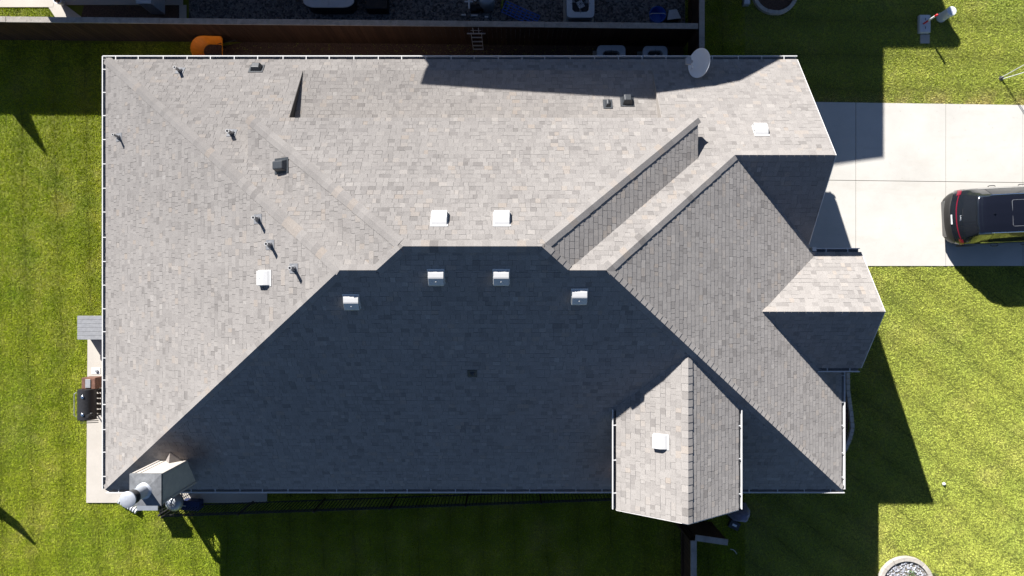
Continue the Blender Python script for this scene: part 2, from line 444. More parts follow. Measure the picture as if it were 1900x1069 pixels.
XW, XE, YS, YN, ZE = -12.33, 10.0, -6.11, 6.94, 2.80
mN = .75; mW = .589; mE = .627
def plN(p): return ZE + mN*(YN-p[1])
def plS(p): return ZE + mN*(p[1]-YS)
def plW(p): return ZE + mW*(p[0]-XW)
def plE(p): return ZE + mE*(XE-p[0])
Y1 = (YN+YS)/2; Z1 = plN((0, Y1))                       # low ridge
Y2 = .95; Z2 = plS((0, Y2)); X2a, X2b = -2.48, .67         # high ridge
def plN2(p): return Z2 - mN*(p[1]-Y2)
def plW2(p): return Z2 - .59*(X2a-p[0])
def plE2(p): return Z2 - mE*(p[0]-X2b)
GX = 8.65; GY = 3.55; GZ = plN((0, GY))
def plG(p): return GZ - mN*(GY-p[1])
PX0, PX1, PY = -6.25, 4.20, 4.53
def plP(p): return ZE + .75*(YN-6.5) + .52*(6.5-p[1])
EY, EZ, EX = -.65, 4.74, 10.28
def plEn(p): return EZ - .77*(p[1]-EY)
def plEs(p): return EZ - .77*(EY-p[1])
FX, FZ = 4.51, 6.10
def plFw(p): return FZ - .69*(FX-p[0])
def plFe(p): return FZ - .69*(p[0]-FX)

def region(fp, f, others):
    poly = fp
    for o in others: poly = clip_poly(poly, lambda p: o(p) - f(p))
    return poly

A = rect(XW, GX, YS, YN)
B = rect(GX, XE, YS, 1.06)
regs = []                                                # (polygon in plan, plane, deck depth)
rn = region(A, plN, (plS, plW, plE))
regs += [(clip_poly(rn, lambda p: PX0-p[0]), plN), (clip_poly(rn, lambda p: p[0]-PX1), plN),
         (clip_poly(clip_poly(clip_poly(rn, lambda p: p[0]-PX0), lambda p: PX1-p[0]), lambda p: PY-p[1]), plN)]
regs += [(region(A, plS, (plN, plW, plE)), plS), (region(B, plS, (plN, plE)), plS)]
regs += [(region(A, plW, (plN, plS)), plW), (region(A, plE, (plN, plS)), plE), (region(B, plE, (plN, plS)), plE)]
M2 = rect(-7.03, 4.95, Y1, PY)
regs += [(region(M2, plN2, (plS, plW2, plE2)), plN2), (region(M2, plS, (plN2, plW2, plE2)), plS),
         (region(M2, plW2, (plN2, plS)), plW2), (region(M2, plE2, (plN2, plS)), plE2)]
regs += [(rect(PX0, PX1, 4.40, 6.5), plP), (rect(PX0, PX1, 6.5, YN), plN)]
regs += [(rect(5.9, GX, .2, GY), plG), (clip_poly(rect(5.9, GX, GY, YN), lambda p: plN(p)-plE(p)), plN)]
regs += [(rect(6.7, EX, EY, 1.06), plEn), (rect(6.7, EX, -2.36, EY), plEs)]
regs += [(rect(2.84, FX, -6.05, -1.6), plFw), (rect(FX, 6.18, -6.05, -1.6), plFe)]
deck = MB()
sh = MB()
def shingles(poly, f, e=.142):
    if len(poly) < 3: return
    z0 = f((0, 0)); gx = f((1, 0))-z0; gy_ = f((0, 1))-z0; m_ = math.hypot(gx, gy_)
    d = (-gx/m_, -gy_/m_); u = (-d[1], d[0]); cs = 1/math.sqrt(1+m_*m_)
    nrm = (-gx*cs, -gy_*cs, cs)
    us = [p[0]*u[0]+p[1]*u[1] for p in poly]; vs = [p[0]*d[0]+p[1]*d[1] for p in poly]
    ep = e*cs; v1 = max(vs); umin, umax = min(us), max(us); j = 0
    while v1 > min(vs):
        v0 = v1-ep
        x = umin - rnd.random()*.3
        while x < umax:
            w = rnd.choice((.10, .12, .14, .16, .18, .21))*rnd.uniform(.92, 1.08)
            dv = rnd.uniform(-.004, .004)
            gv = rnd.choice((.0, .003, .009)); gu = rnd.choice((.001, .003, .008))
            q = [(x, v0), (x, v1+dv-gv), (x+w-gu, v1+dv-gv), (x+w-gu, v0)]
            q = [(a*u[0]+b*d[0], a*u[1]+b*d[1]) for a, b in q]
            pl = q
            # clip the tab to the convex roof face
            n = len(poly)
            for i in range(n):
                ax, ay = poly[i]; bx, by = poly[(i+1) % n]
                pl = clip_poly(pl, lambda p: (bx-ax)*(p[1]-ay)-(by-ay)*(p[0]-ax)+1e-7)
                if len(pl) < 3: break
            if len(pl) >= 3:
                t = .0025 + rnd.uniform(0, .002)
                r = rnd.random()
                tone = min(1, max(0, rnd.gauss(.50, .10))) if r < .87 else (rnd.uniform(.14, .32) if r < .94 else rnd.uniform(.72, 1.0))
                k = len(pl)
                tt = [t+.0045*min(1, max(0, (p[0]*d[0]+p[1]*d[1]-v0)/ep)) for p in pl]
                top = [(p[0]+nrm[0]*q_, p[1]+nrm[1]*q_, f(p)+nrm[2]*q_) for p, q_ in zip(pl, tt)]
                bot = [(p[0]-nrm[0]*.003, p[1]-nrm[1]*.003, f(p)-nrm[2]*.003) for p in pl]
                area = sum(pl[i][0]*pl[(i+1) % k][1]-pl[(i+1) % k][0]*pl[i][1] for i in range(k))
                if area < 0: top.reverse(); bot.reverse()
                sh.add(top+bot, [tuple(range(k))]+[(i+k, (i+1) % k+k, (i+1) % k, i) for i in range(k)], 0, tone)
            x += w
        v1 = v0; j += 1
for poly, f in regs:
    if len(poly) < 3: continue
    ar = sum(poly[i][0]*poly[(i+1) % len(poly)][1]-poly[(i+1) % len(poly)][0]*poly[i][1] for i in range(len(poly)))
    if ar < 0: poly = poly[::-1]
    deck.slab([(p[0], p[1], f(p)-.002) for p in poly], .22, 0, 1)
    shingles(poly, f)
roof = sh.build('roof', M_SH, house, tone=True)
deck.build('roof_deck', [M_FELT, M_SOFF], roof)

def cap_line(p0, p1, fa, fb, w=.14):
    """overlapping folded cap shingles from the low end p0 to the high end p1 (plan points)"""
    c = MB()
    L = math.hypot(p1[0]-p0[0], p1[1]-p0[1]); d = ((p1[0]-p0[0])/L, (p1[1]-p0[1])/L); n = (-d[1], d[0])
    f = lambda p: min(fa(p), fb(p))
    sl = (f(p1)-f(p0))/L; ep = .20/math.sqrt(1+sl*sl); k = int(L/ep)
    for i in range(k):
        s0 = i*ep; s1 = min(L, s0+ep*1.25)
        ww = w*rnd.uniform(.95, 1.05)
        def P(s, o, lift):
            p = (p0[0]+d[0]*s+n[0]*o, p0[1]+d[1]*s+n[1]*o)
            return (p[0], p[1], f(p)+lift)
        h0 = .026; h1 = .017
        top = [P(s0, -ww, h0), P(s0, 0, h0+.004), P(s0, ww, h0), P(s1, -ww, h1), P(s1, 0, h1+.003), P(s1, ww, h1)]
        bot = [P(s0, -ww, .0), P(s0, 0, .0), P(s0, ww, .0), P(s1, -ww, .0), P(s1, 0, .0), P(s1, ww, .0)]
        t = min(1, max(0, rnd.gauss(.52, .14)))
        c.add(top+bot, [(0,1,4,3),(1,2,5,4),(6,7,1,0),(7,8,2,1),(9,6,0,3),(8,11,5,2)], 0, t)
    return c.build('ridge_cap', M_SH, roof, tone=True)
xw1 = XW+(Z1-ZE)/mW; xe1 = XE-(Z1-ZE)/mE
aW, aE = (xw1, Y1), (xe1, Y1); hW, hE = (X2a, Y2), (X2b, Y2)
cap_line((XW, YN), aW, plN, plW); cap_line((XW, YS), aW, plS, plW)
cap_line((XE, YS), aE, plS, plE)
ghx = XE-(GZ-ZE)/mE
cap_line((ghx, GY), aE, plN, plE)
w2x = X2a-(Z2-Z1)/.59; e2x = X2b+(Z2-Z1)/mE
cap_line(aW, (w2x, Y1), plN, plS); cap_line(aE, (e2x, Y1), plN, plS)
cap_line((w2x, Y1), hW, plS, plW2); cap_line((e2x, Y1), hE, plS, plE2)
cap_line((-7.03, Y2+(Z2-plW2((-7.03, 0)))/mN), hW, plN2, plW2); cap_line((4.95, Y2+(Z2-plE2((4.95, 0)))/mN), hE, plN2, plE2)
cap_line(hW, hE, plN2, plS)
cap_line((ghx, GY), (GX, GY), plN, plG)
cap_line((XE-(EZ-ZE)/mE, EY), (EX, EY), plEn, plEs)
cap_line((FX, -6.05), (FX, -1.75), plFw, plFe)

# walls (brick) and the raised strips of wall above the rear roof
wl = MB()
wl.box(-11.93, 8.25, -5.71, 6.54, 0, 2.76)
wl.box(8.25, 9.6, -5.70, .70, 0, 2.75)
wl.box(9.6, 10.0, -2.0, .70, 0, 3.2)
wl.box(3.1, 5.92, -5.93, -5.72, 0, 4.75)
wl.add([(3.1,-5.93,4.75),(5.92,-5.93,4.75),(FX,-5.93,5.72),(3.1,-5.72,4.75),(5.92,-5.72,4.75),(FX,-5.72,5.72)], [(0,1,2),(5,4,3),(0,3,4,1),(1,4,5,2),(2,5,3,0)])
wl.add([(8.35,.6,2.8),(8.35,6.4,2.8),(8.35,GY,4.95),(8.2,.6,2.8),(8.2,6.4,2.8),(8.2,GY,4.95)], [(0,1,2),(5,4,3),(0,3,4,1),(1,4,5,2),(2,5,3,0)])
wl.add([(10.0,-2.1,3.2),(10.0,.8,3.2),(10.0,EY,4.25),(9.8,-2.1,3.2),(9.8,.8,3.2),(9.8,EY,4.25)], [(0,1,2),(5,4,3),(0,3,4,1),(1,4,5,2),(2,5,3,0)])
wl.build('wall', M_BRICK, house)
kw = MB()
kw.box(-6.75, 4.68, 4.25, 4.34, 3.9, 5.22); kw.box(-6.84, -6.75, 2.9, 4.34, 4.4, 5.2); kw.box(4.68, 4.77, 2.9, 4.34, 4.4, 5.2)
kw.build('upper_wall', M_NWALL, house)
for x0, x1 in ((PX0+.001, PX0+.014), (PX1-.014, PX1-.001)):
    ya, yb_ = 4.42, 6.48
    rk = MB(); q = [(ya, plP((0, ya))-.05), (yb_, plP((0, yb_))-.05), (yb_, plN((0, yb_))+.012), (ya, plN((0, ya))+.012)]
    rk.add([(x0, y, z) for y, z in q]+[(x1, y, z) for y, z in q], [(0,1,2,3),(7,6,5,4),(0,4,5,1),(1,5,6,2),(2,6,7,3),(3,7,4,0)])
    rk.build('rake_board', [M_JOINTD if x0 < 0 else M_DISHB], house)  # left board takes the near-black colour that has shade painted in

# gable rake boards
def rake(pts, name='rake_trim'):
    r = MB()
    for (a, b) in zip(pts[:-1], pts[1:]):
        a, b = Vector(a), Vector(b)
        r.add([a, b, b-Vector((0,0,.24)), a-Vector((0,0,.24))]+[v+rk_off for v in (a, b, b-Vector((0,0,.24)), a-Vector((0,0,.24)))],
              [(0,1,2,3),(7,6,5,4),(0,4,5,1),(1,5,6,2),(2,6,7,3),(3,7,4,0)])
    return r.build(name, M_TRIM, house)
rk_off = Vector((.022, 0, 0))
rake([(GX, YN, ZE), (GX, GY, GZ), (GX, 1.05, plG((0, 1.05)))])
rake([(EX, 1.06, plEn((0, 1.06))), (EX, EY, EZ), (EX, -2.36, plEs((0, -2.36)))])
rk_off = Vector((0, -.022, 0))
rake([(2.84, -6.05, plFw((2.84, 0))), (FX, -6.05, FZ), (6.18, -6.05, plFe((6.18, 0)))])

# gutters with hangers
hang = None
def gutter(p0, p1, out, z, w=.115):
    """u-shaped trough along p0-p1 (roof edge), opening upward, 'out' = unit plan vector away from the roof"""
    global hang
    gm = MB()
    d = Vector((p1[0]-p0[0], p1[1]-p0[1], 0)); L = d.length; d.normalize(); o = Vector((out[0], out[1], 0))
    prof = [(0, 0), (0, -.12), (.06, -.12), (w-.01, -.05), (w-.012, -.004), (w-.024, -.004), (w-.024, .010), (w+.004, .010), (w+.004, -.055), (.065, -.127), (-.006, -.127), (-.006, 0)]
    base = [Vector((p0[0], p0[1], z)), Vector((p1[0], p1[1], z))]
    n = len(prof); vs = []
    for b in base:
        vs += [b + o*a + Vector((0, 0, c)) for a, c in prof]
    gm.add(vs, [(i, (i+1) % n, n+(i+1) % n, n+i) for i in range(n)] + [tuple(range(n)), tuple(range(n, 2*n))[::-1]])
    gr = [b + o*a + Vector((0, 0, c)) for b in base for a, c in ((.004, -.085), (w-.03, -.085))]
    gm.add(gr, [(0, 1, 3, 2)], 1)
    go = gm.build('gutter', [M_GUT, M_GRIT], house)
    k = max(2, int(L/.72))
    ang = math.atan2(o.y, o.x)
    for i in range(k):
        s = (i+.5)*L/k + rnd.uniform(-.04, .04)
        pos = Vector((p0[0], p0[1], z)) + d*s
        if hang is None:
            hb = MB(); hb.box(.0, w-.01, -.012, .012, -.004, .008); hb.box(-.01, .01, -.02, .02, -.03, .012)
            h_ = hb.build('hanger', M_GUT, go)
            hang = h_
        else:
            h_ = hang.copy(); COL.objects.link(h_); h_.parent = go
        h_.location = pos; h_.rotation_euler = (0, 0, ang)
    return go
zg = ZE-.012
gutter((XW-.1, YN), (8.66, YN), (0, 1), zg)
gutter((XW, YS), (XW, YN+.1), (-1, 0), zg)
gutter((XW-.0, YS), (3.08, YS), (0, -1), zg)
gutter((5.95, YS), (XE+.1, YS), (0, -1), zg)
gutter((XE, YS), (XE, -2.30), (1, 0), zg)
zf = plFw((2.84, 0))-.012
gutter((2.84, -6.04), (2.84, -3.32), (-1, 0), zf, .10); gutter((6.18, -6.04), (6.18, -3.32), (1, 0), zf, .10)
ze = plEn((0, 1.06))-.012
gutter((8.90, 1.06), (10.25, 1.06), (0, 1), ze); gutter((8.95, -2.36), (10.25, -2.36), (0, -1), ze)

def downspout(x, y, z, dx, dy):
    b = MB()
    b.tube([(x, y, z), (x-dx*.3, y-dy*.3, z-.28), (x-dx*.3, y-dy*.3, .25), (x-dx*.05, y-dy*.05, .08)], .042, 8)
    return b.build('downspout', M_GUT, house)
downspout(-12.2, YS-.06, zg-.1, 0, -1); downspout(9.6, YS-.06, zg-.1, 0, -1); downspout(8.4, YN+.06, zg-.1, 0, 1); downspout(-12.1, YN+.06, zg-.1, 0, 1)
eb = MB(); eb.tube([(8.93, 1.13, ze-.02), (8.82, 1.20, ze-.25), (8.60, 1.14, ze-.6), (8.45, 1.1, .2)], .045, 8); eb.cbox((8.88, 1.14, ze+.02), (.12, .12, .12))
eb.build('downspout', M_GUT, house)

# windows, doors (seen only from the side)
def window(x, y, z, w, h, axis, sgn):
    f = MB(); pn = MB()
    def bx(mb, a0, a1, z0, z1, t0, t1):
        if axis == 'x': mb.box(min(x+sgn*t0, x+sgn*t1), max(x+sgn*t0, x+sgn*t1), y+a0, y+a1, z0, z1)
        else: mb.box(x+a0, x+a1, min(y+sgn*t0, y+sgn*t1), max(y+sgn*t0, y+sgn*t1), z0, z1)
    bx(f, -w/2, w/2, z, z+.06, .0, .06); bx(f, -w/2, w/2, z+h-.06, z+h, 0, .06)
    bx(f, -w/2, -w/2+.06, z+.061, z+h-.061, 0, .06); bx(f, w/2-.06, w/2, z+.061, z+h-.061, 0, .06); bx(f, -w/2+.061, w/2-.061, z+h/2-.02, z+h/2+.02, 0, .05)
    o = f.build('window', M_TRIM, house)
    bx(pn, -w/2+.05, w/2-.05, z+.05, z+h-.05, .004, .02); pn.build('pane', M_GLASS, o)
for y in (4.2, .6, -3.0): window(-11.93, y, .9, 1.2, 1.4, 'x', -1)
for x in (-8.3, -4.5, -.8, 7.4): window(x, -5.71, .9, 1.4, 1.4, 'y', -1)
for x in (-8.5, -3, 1, 6.0): window(x, 6.54, .9, 1.2, 1.3, 'y', 1)
window(4.5, -5.93, 2.2, 1.3, 1.8, 'y', -1)
window(9.6, -4.0, .7, 1.5, 1.6, 'x', 1)
gd = MB()
for i in range(4): gd.box(8.255, 8.30, 1.5, 6.2, .04+i*.56, .58+i*.56)
gd.build('garage_door', M_TRIM, house, bevel=.01)
fd = MB(); fd.box(10.005, 10.05, -1.15, -.2, .05, 2.1); fdo = fd.build('door', M_RUST, house)
fh = MB(); fh.lathe([(0, 0), (.03, .01), (.03, .05), (0, .06)], (10.08, -.32, 1.02), 10); fh.build('handle', M_CHROME, fdo)

# chimney
CX0, CX1, CY0, CY1, CZ = -10.31, -9.49, -5.86, -5.04, 5.14
ch = MB()
ch.box(CX0, CX1, CY0, CY1, 0, CZ-.03)
chim = ch.build('chimney', M_CHASE, house)
cc = MB()
ap = ((CX0+CX1)/2, (CY0+CY1)/2)
cc.add([(CX0-.02,CY0-.02,CZ-.09),(CX1+.02,CY0-.02,CZ-.09),(CX1+.02,CY1+.02,CZ-.09),(CX0-.02,CY1+.02,CZ-.09),
        (CX0-.02,CY0-.02,CZ),(CX1+.02,CY0-.02,CZ),(CX1+.02,CY1+.02,CZ),(CX0-.02,CY1+.02,CZ),(ap[0],ap[1],CZ+.055)],
       [(0,1,5,4),(1,2,6,5),(2,3,7,6),(3,0,4,7),(4,5,8),(5,6,8),(6,7,8),(7,4,8)])
cc.build('chimney_cap', M_CCAP, chim)
tr = MB()
tr.box(CX0-.012, CX0+.06, CY1, CY1+.018, 3.5, CZ-.1); tr.box(CX1-.06, CX1+.012, CY1, CY1+.018, 3.4, CZ-.1)
tr.box(CX1, CX1+.018, CY0, CY0+.06, 1.2, CZ-.1); tr.box(CX1, CX1+.018, CY1-.07, CY1-.001, 3.4, CZ-.1)
tr.box(CX0+.18, CX0+.20, CY1, CY1+.012, 3.5, CZ-.1)
tr.build('corner_trim', M_SOFF, chim)
sdl = MB(); sa = [(-10.12, -5.035), (-9.60, -5.035), (-9.86, -4.72)]
sv = [(x, y, plS((x, y))+.015) for x, y in sa]+[(-9.86, -5.035, 3.93)]
sdl.add(sv, [(0, 3, 2)], 0, .45); sdl.add(sv, [(3, 1, 2)], 0, .6); sdl.build('chimney_saddle', M_SH, chim, tone=True)
fl = MB(); fl.lathe([(.235, 0), (.20, .03), (.165, .06), (.165, .52)], (ap[0]-.03, ap[1]-.02, CZ+.02), 28)
fl.build('flue_pipe', M_FCAP, chim, smooth=True)
fb = MB()
for z in (.50, .56, .62, .68): fb.lathe([(.175, z), (.19, z+.01), (.19, z+.035), (.175, z+.045)], (ap[0]-.03, ap[1]-.02, CZ+.02), 24)
fb.build('flue_louvre', M_BLACK, chim, smooth=True)
fc = MB(); fc.lathe([(.17, .68), (.20, .74), (.215, .78), (.21, .80), (.16, .825), (.08, .84), (0, .845)], (ap[0]-.03, ap[1]-.02, CZ+.02), 28)
fc.build('flue_cap', M_FCAP, chim, smooth=True)
# roof vents --------------------------------------------------------
def plane_matrix(x, y, f):
    z = f((x, y)); gx = f((x+1, y))-z; gy_ = f((x, y+1))-z
    n = Vector((-gx, -gy_, 1)).normalized(); up = Vector((gx, gy_, gx*gx+gy_*gy_)).normalized(); r = up.cross(n).normalized()
    return Matrix(((r.x, up.x, n.x, x), (r.y, up.y, n.y, y), (r.z, up.z, n.z, z), (0, 0, 0, 1)))
def solve(px, py, f):
    z = 4.0
    for _ in range(40):
        x, y = at(px, py, z); z = f((x, y))+.05
    return x, y

def box_vent_proto(name, m, w=.36, hgt=.13, dep=.38):
    fl = MB(); fl.box(-w/2-.025, w/2+.025, -dep/2-.01, dep/2+.04, .010, .020)
    base = fl.build('roof_vent', m, house)
    h = MB()
    prof = [(dep/2, .02), (dep/2-.05, .065), (.06, hgt-.012), (.03, hgt), (-dep/2+.03, hgt), (-dep/2, hgt-.012), (-dep/2, hgt-.07)]
    n = len(prof)
    vs = [(-w/2, y, z) for y, z in prof]+[(w/2, y, z) for y, z in prof]
    fs = [(i, i+1, n+i+1, n+i) for i in range(n-1)]
    vs += [(-w/2+.01, -dep/2+.02, .02), (w/2-.01, -dep/2+.02, .02)]
    fs += [tuple(range(n))[::-1]+(2*n,), tuple(range(n, 2*n))+(2*n+1,)]
    h.add(vs, fs)
    h.add([(-w/2, -dep/2+.01, .02), (w/2, -dep/2+.01, .02), (w/2, -dep/2+.01, hgt-.05), (-w/2, -dep/2+.01, hgt-.05)], [(0, 1, 2, 3)], 1)
    h.box(-w/2-.012, -w/2, -dep/2-.005, .03, .02, hgt*.5); h.box(w/2, w/2+.012, -dep/2-.005, .03, .02, hgt*.5)
    h.lathe([(.022, hgt), (.018, hgt+.008), (0, hgt+.012)], (0, -.07, 0), 10)
    h.build('vent_hood', [m, M_BLACK], base, bevel=.006)
    return base
def place(proto, spots, first=True):
    for i, (px, py, f) in enumerate(spots):
        o = proto if i == 0 else copy_tree(proto)
        x, y = solve(px, py, f)
        o.matrix_local = plane_matrix(x, y, f)
white = box_vent_proto('white', M_VENT)
place(white, [(815,407,plN2),(931,407,plN2),(491,516,plW),(1412,242,plN),(809,513,plS),(930,513,plS),(652,559,plS),(1075,549,plS),(1227,820,plFw)])
def dark_vent(w, d, h):
    b = MB(); b.box(-w/2-.05, w/2+.05, -d/2-.05, d/2+.05, .010, .022)
    o = b.build('roof_vent', M_DARKP, house)
    q = MB(); i = .05
    q.add([(-w/2,-d/2,.022),(w/2,-d/2,.022),(w/2,d/2,.022),(-w/2,d/2,.022),(-w/2+i,-d/2+i*.6,h),(w/2-i,-d/2+i*.6,h),(w/2-i,d/2-i,h-.02),(-w/2+i,d/2-i,h-.02)],
          [(0,1,5,4),(1,2,6,5),(2,3,7,6),(3,0,4,7),(4,5,6,7)])
    q.build('vent_hood', M_DARKP, o, bevel=.02); return o
place(dark_vent(.33, .27, .16), [(475,127,plN)])
place(dark_vent(.30, .40, .17), [(522,307,plW2)])
dv = dark_vent(.30, .28, .20); place(dv, [(1164,188,plP)])
place(dark_vent(.17, .24, .13), [(1128,193,plP)])
place(dark_vent(.15, .14, .08), [(876,693,plS)])
def pipe_proto():
    b = MB(); b.box(-.12, .12, -.15, .14, .010, .018)
    o = b.build('vent_pipe', M_FLANGE, house); return o
pspots = [(333,131,plN,.36,.042),(220,254,plW,.36,.035),(429,247,plN,.32,.050),(478,406,plW,.36,.042),(501,454,plW,.34,.042),(545,498,plW,.36,.042)]
for px, py, f, h, r in pspots:
    x, y = solve(px, py, f); mtx = plane_matrix(x, y, f)
    o = pipe_proto(); o.matrix_local = mtx
    inv = mtx.to_3x3().inverted(); up = inv @ Vector((0, 0, 1))
    c = MB(); c.tube([(0, 0, .015), tuple(up*.05), tuple(up*.11)], [.085, .06, r+.012], 14); c.build('pipe_boot', M_LEAD, o, smooth=True)
    t = MB(); t.tube([tuple(up*.06), tuple(up*h)], r, 14); t.build('pipe', M_LEAD, o, smooth=True)
    k = MB(); k.tube([tuple(up*(h-.012)), tuple(up*(h+.004))], r+.002, 14); kr = k.build('pipe_rim', M_VENT, o, smooth=True)
    k = MB(); k.tube([tuple(up*(h)), tuple(up*(h+.006))], r*.72, 12); k.build('painted_pipe_mouth', M_BLACK, o)  # black disc paints the darkness inside the open pipe

# satellite dish on the rear slope -------------------------------------
dx_, dy_ = 5.53, 6.57
sd = thing('satellite_dish', 'pale grey oval satellite dish with a feed arm on the rear roof edge', 'satellite dish', (dx_, dy_, plN((dx_, dy_))))
nrm = Vector((-.80, .02, .57)).normalized(); sidev = Vector((0, 1, 0)); upv = nrm.cross(sidev).normalized() * -1
d = MB(); nr, na = 8, 36; vs = []; ctr = Vector((0, 0, .48))
for s_ in (0, 1):
    for i in range(nr+1):
        r = i/nr
        for k in range(na):
            t = 2*math.pi*k/na
            vs.append(ctr + sidev*(.425*r*math.cos(t)) + upv*(.40*r*math.sin(t)) + nrm*(.09*r*r - .015*s_))
fs = []
for s_ in (0, 1):
    o = s_*(nr+1)*na
    for i in range(nr):
        for k in range(na):
            q = (o+i*na+k, o+i*na+(k+1) % na, o+(i+1)*na+(k+1) % na, o+(i+1)*na+k); fs.append(q if s_ == 0 else q[::-1])
o2 = (nr+1)*na
for k in range(na): fs.append((nr*na+k, nr*na+(k+1) % na, o2+nr*na+(k+1) % na, o2+nr*na+k))
d.add(vs, fs); d.build('reflector', M_DISH, sd, smooth=True)
lnb = Vector((-.40, .03, .60))
a = MB(); a.tube([ctr+upv*-.38+nrm*.05+Vector((0, -.12, 0)), ctr+Vector((-.22, -.10, -.02)), lnb], .016, 8); a.build('feed_arm', M_DISH, sd)
q = MB(); q.cbox(lnb, (.16, .20, .09)); q.tube([lnb+Vector((.05, 0, 0)), lnb+Vector((.12, -.01, -.03))], .045, 12); q.build('feed_horn', M_GREYM, sd, bevel=.01)
mst = MB(); mst.tube([(.12, 0, 0), (.12, 0, .25), ctr-nrm*.03], .025, 8); mst.cbox((.12, 0, .02), (.2, .2, .03)); mst.build('mast', M_GREYM, sd)

# ------------------------------------------------------------------ fences
def wood_fence(name, label, p0, p1, h, face, cap_w=.17, group=None):
    """face: +1 boards on the left of p0->p1, -1 on the right"""
    p0 = Vector((*p0, 0)); p1 = Vector((*p1, 0)); dv = p1-p0; L = dv.length; ang = math.atan2(dv.y, dv.x)
    root = thing(name, label, 'fence', p0, ang, group)
    n = max(1, round(L/2.4)); bay = L/n
    for i in range(n):
        b = MB(); x = i*bay
        k = int(bay/.148); w = bay/k
        for j in range(k):
            b.box(x+j*w+.004, x+(j+1)*w-.004, face*.03-.009, face*.03+.009, -.03, h-.04, 0, rnd.random())
        b.box(x, x+bay-.002, -face*.01-.018, -face*.01+.018, .35, .44, 0, .3); b.box(x, x+bay-.002, -face*.01-.018, -face*.01+.018, h-.35, h-.26, 0, .3)
        b.build('board_panel', M_FENCE, root, tone=True)
        c = MB(); dz = rnd.uniform(-.006, .006)
        c.box(x+.003, x+bay-.003, -cap_w/2, cap_w/2, h-.038+dz, h+dz)
        for q in range(9):
            xx = x+rnd.random()*bay; yy = rnd.uniform(-cap_w*.4, cap_w*.4)
            c.box(xx-.012, xx+.012, yy-.01, yy+.01, h+dz-.01, h+dz+.0025, 1)
        c.build('cap_board', [M_CAP, M_JOINT], root, bevel=.004)
        ps = MB(); ps.box(x-.045+.05, x+.045+.05, -face*.08-.045, -face*.08+.045, 0, h-.04); ps.build('post', M_FENCE, root)
    return root
def fy(x): return 8.55 - .0098*(x+16.2)
wood_fence('wooden_fence', 'long brown board fence with weathered grey cap board along the top yard', (-21.0, fy(-21.0)), (5.93, fy(5.93)), 1.79, -1, .18)
wood_fence('wooden_fence', 'short board fence running away from the corner beside the round stone bed', (6.03, 7.62), (6.03, 12.5), 1.83, -1, .17)
wood_fence('wooden_fence', 'brown board fence with bluish cap board running out of the bottom edge', (5.77, -8.02), (5.77, -13.5), 1.83, 1, .19)
wood_fence('wooden_fence', 'short stub of board fence near the grey tarp below the front gable', (5.82, -7.93), (6.86, -8.08), 1.83, 1, .19)

def iron_fence(name, label, p0, p1, h):
    p0 = Vector((*p0, 0)); p1 = Vector((*p1, 0)); dv = p1-p0; L = dv.length
    root = thing(name, label, 'fence', p0, math.atan2(dv.y, dv.x)); n = max(1, round(L/2.4)); bay = L/n
    for i in range(n+1):
        ps = MB(); ps.cbox((i*bay, 0, h/2+.03), (.055, .055, h+.06)); ps.lathe([(.04, 0), (.02, .03), (0, .04)], (i*bay, 0, h+.06), 8)
        ps.build('post', M_IRON, root)
        if i == n: break
        b = MB(); x = i*bay
        for z in (.16, h-.18, h-.03): b.box(x+.028, x+bay-.028, -.016, .016, z-.016, z+.016)
        k = int(bay/.115)
        for j in range(1, k):
            b.cbox((x+j*bay/k, 0, h/2+.04), (.017, .017, h-.06))
        b.build('picket_panel', M_IRON, root)
    return root
iron_fence('iron_fence', 'black iron picket fence running along the shaded side of the house', (-11.33, -7.42), (3.4, -6.88), 1.35)
iron_fence('iron_fence', 'short black iron picket return from the chimney to the fence corner', (-11.42, -6.05), (-11.42, -7.36), 1.35)

# ------------------------------------------------------------------ neighbour's house (above the frame; it throws the long shadow)
nh = thing('neighbour_house', 'beige neighbouring house with brown roof standing beyond the top fence', 'house', (0, 13, 0))
NB = MB()
def facade(pts, y0, y1, mb_w, mb_r):
    n = len(pts)
    vs = [(x, y0, z) for x, z in pts]+[(x, y1, z) for x, z in pts]
    mb_w.add(vs, [tuple(range(n)), tuple(range(n, 2*n))[::-1]])
    mb_r.add(vs, [(i+1, i, n+i, n+i+1) for i in range(n-1)]+[(0, n-1, 2*n-1, n)])
nw, nr_ = MB(), MB()
NF = [(-3.93, 0), (-3.93, 6.3), (-6.44, 6.5), (-6.44, 6.9), (-6.42, 7.34), (-7.06, 8.28), (-3.74, 8.62), (-.4, 8.93), (1.49, 8.54), (2.45, 8.25), (4.29, 7.09), (5.54, 6.17), (7.45, 6.0), (7.45, 5.6), (7.0, 5.6), (7.0, 0)]
facade(NF, 0, 11, nw, nr_)
nw.box(-16.0, -6.45, -2.4, 8, 0, 3.8); nw.box(-6.449, -3.48, -2.4, -.01, 0, 3.8)
nr_.add([(-16.05,-2.42,3.8),(-6.45,-2.42,3.8),(-6.45,3,5.6),(-16.05,3,5.6),(-6.45,8.2,3.8),(-16.05,8.2,3.8)], [(0,1,2,3),(3,2,4,5),(0,3,5),(1,4,2)])
GXn = 10.9
nw.add([(7.01,-.3,0),(GXn-.3,-.3,0),(GXn-.3,5.0,0),(7.01,5.0,0),(7.01,-.3,2.9),(GXn-.3,-.3,2.9),(GXn-.3,5.0,2.9),(7.01,5.0,2.9),(GXn-.3,2.35,4.9),(7.01,2.35,4.9)],
       [(0,1,5,4),(2,3,7,6),(1,2,6,8,5),(3,0,4,9,7)])
nr_.add([(7.01,-.65,2.75),(GXn,-.65,2.75),(GXn,2.35,5.0),(7.01,2.35,5.0),(GXn,5.35,2.75),(7.01,5.35,2.75)], [(0,1,2,3),(3,2,4,5)])
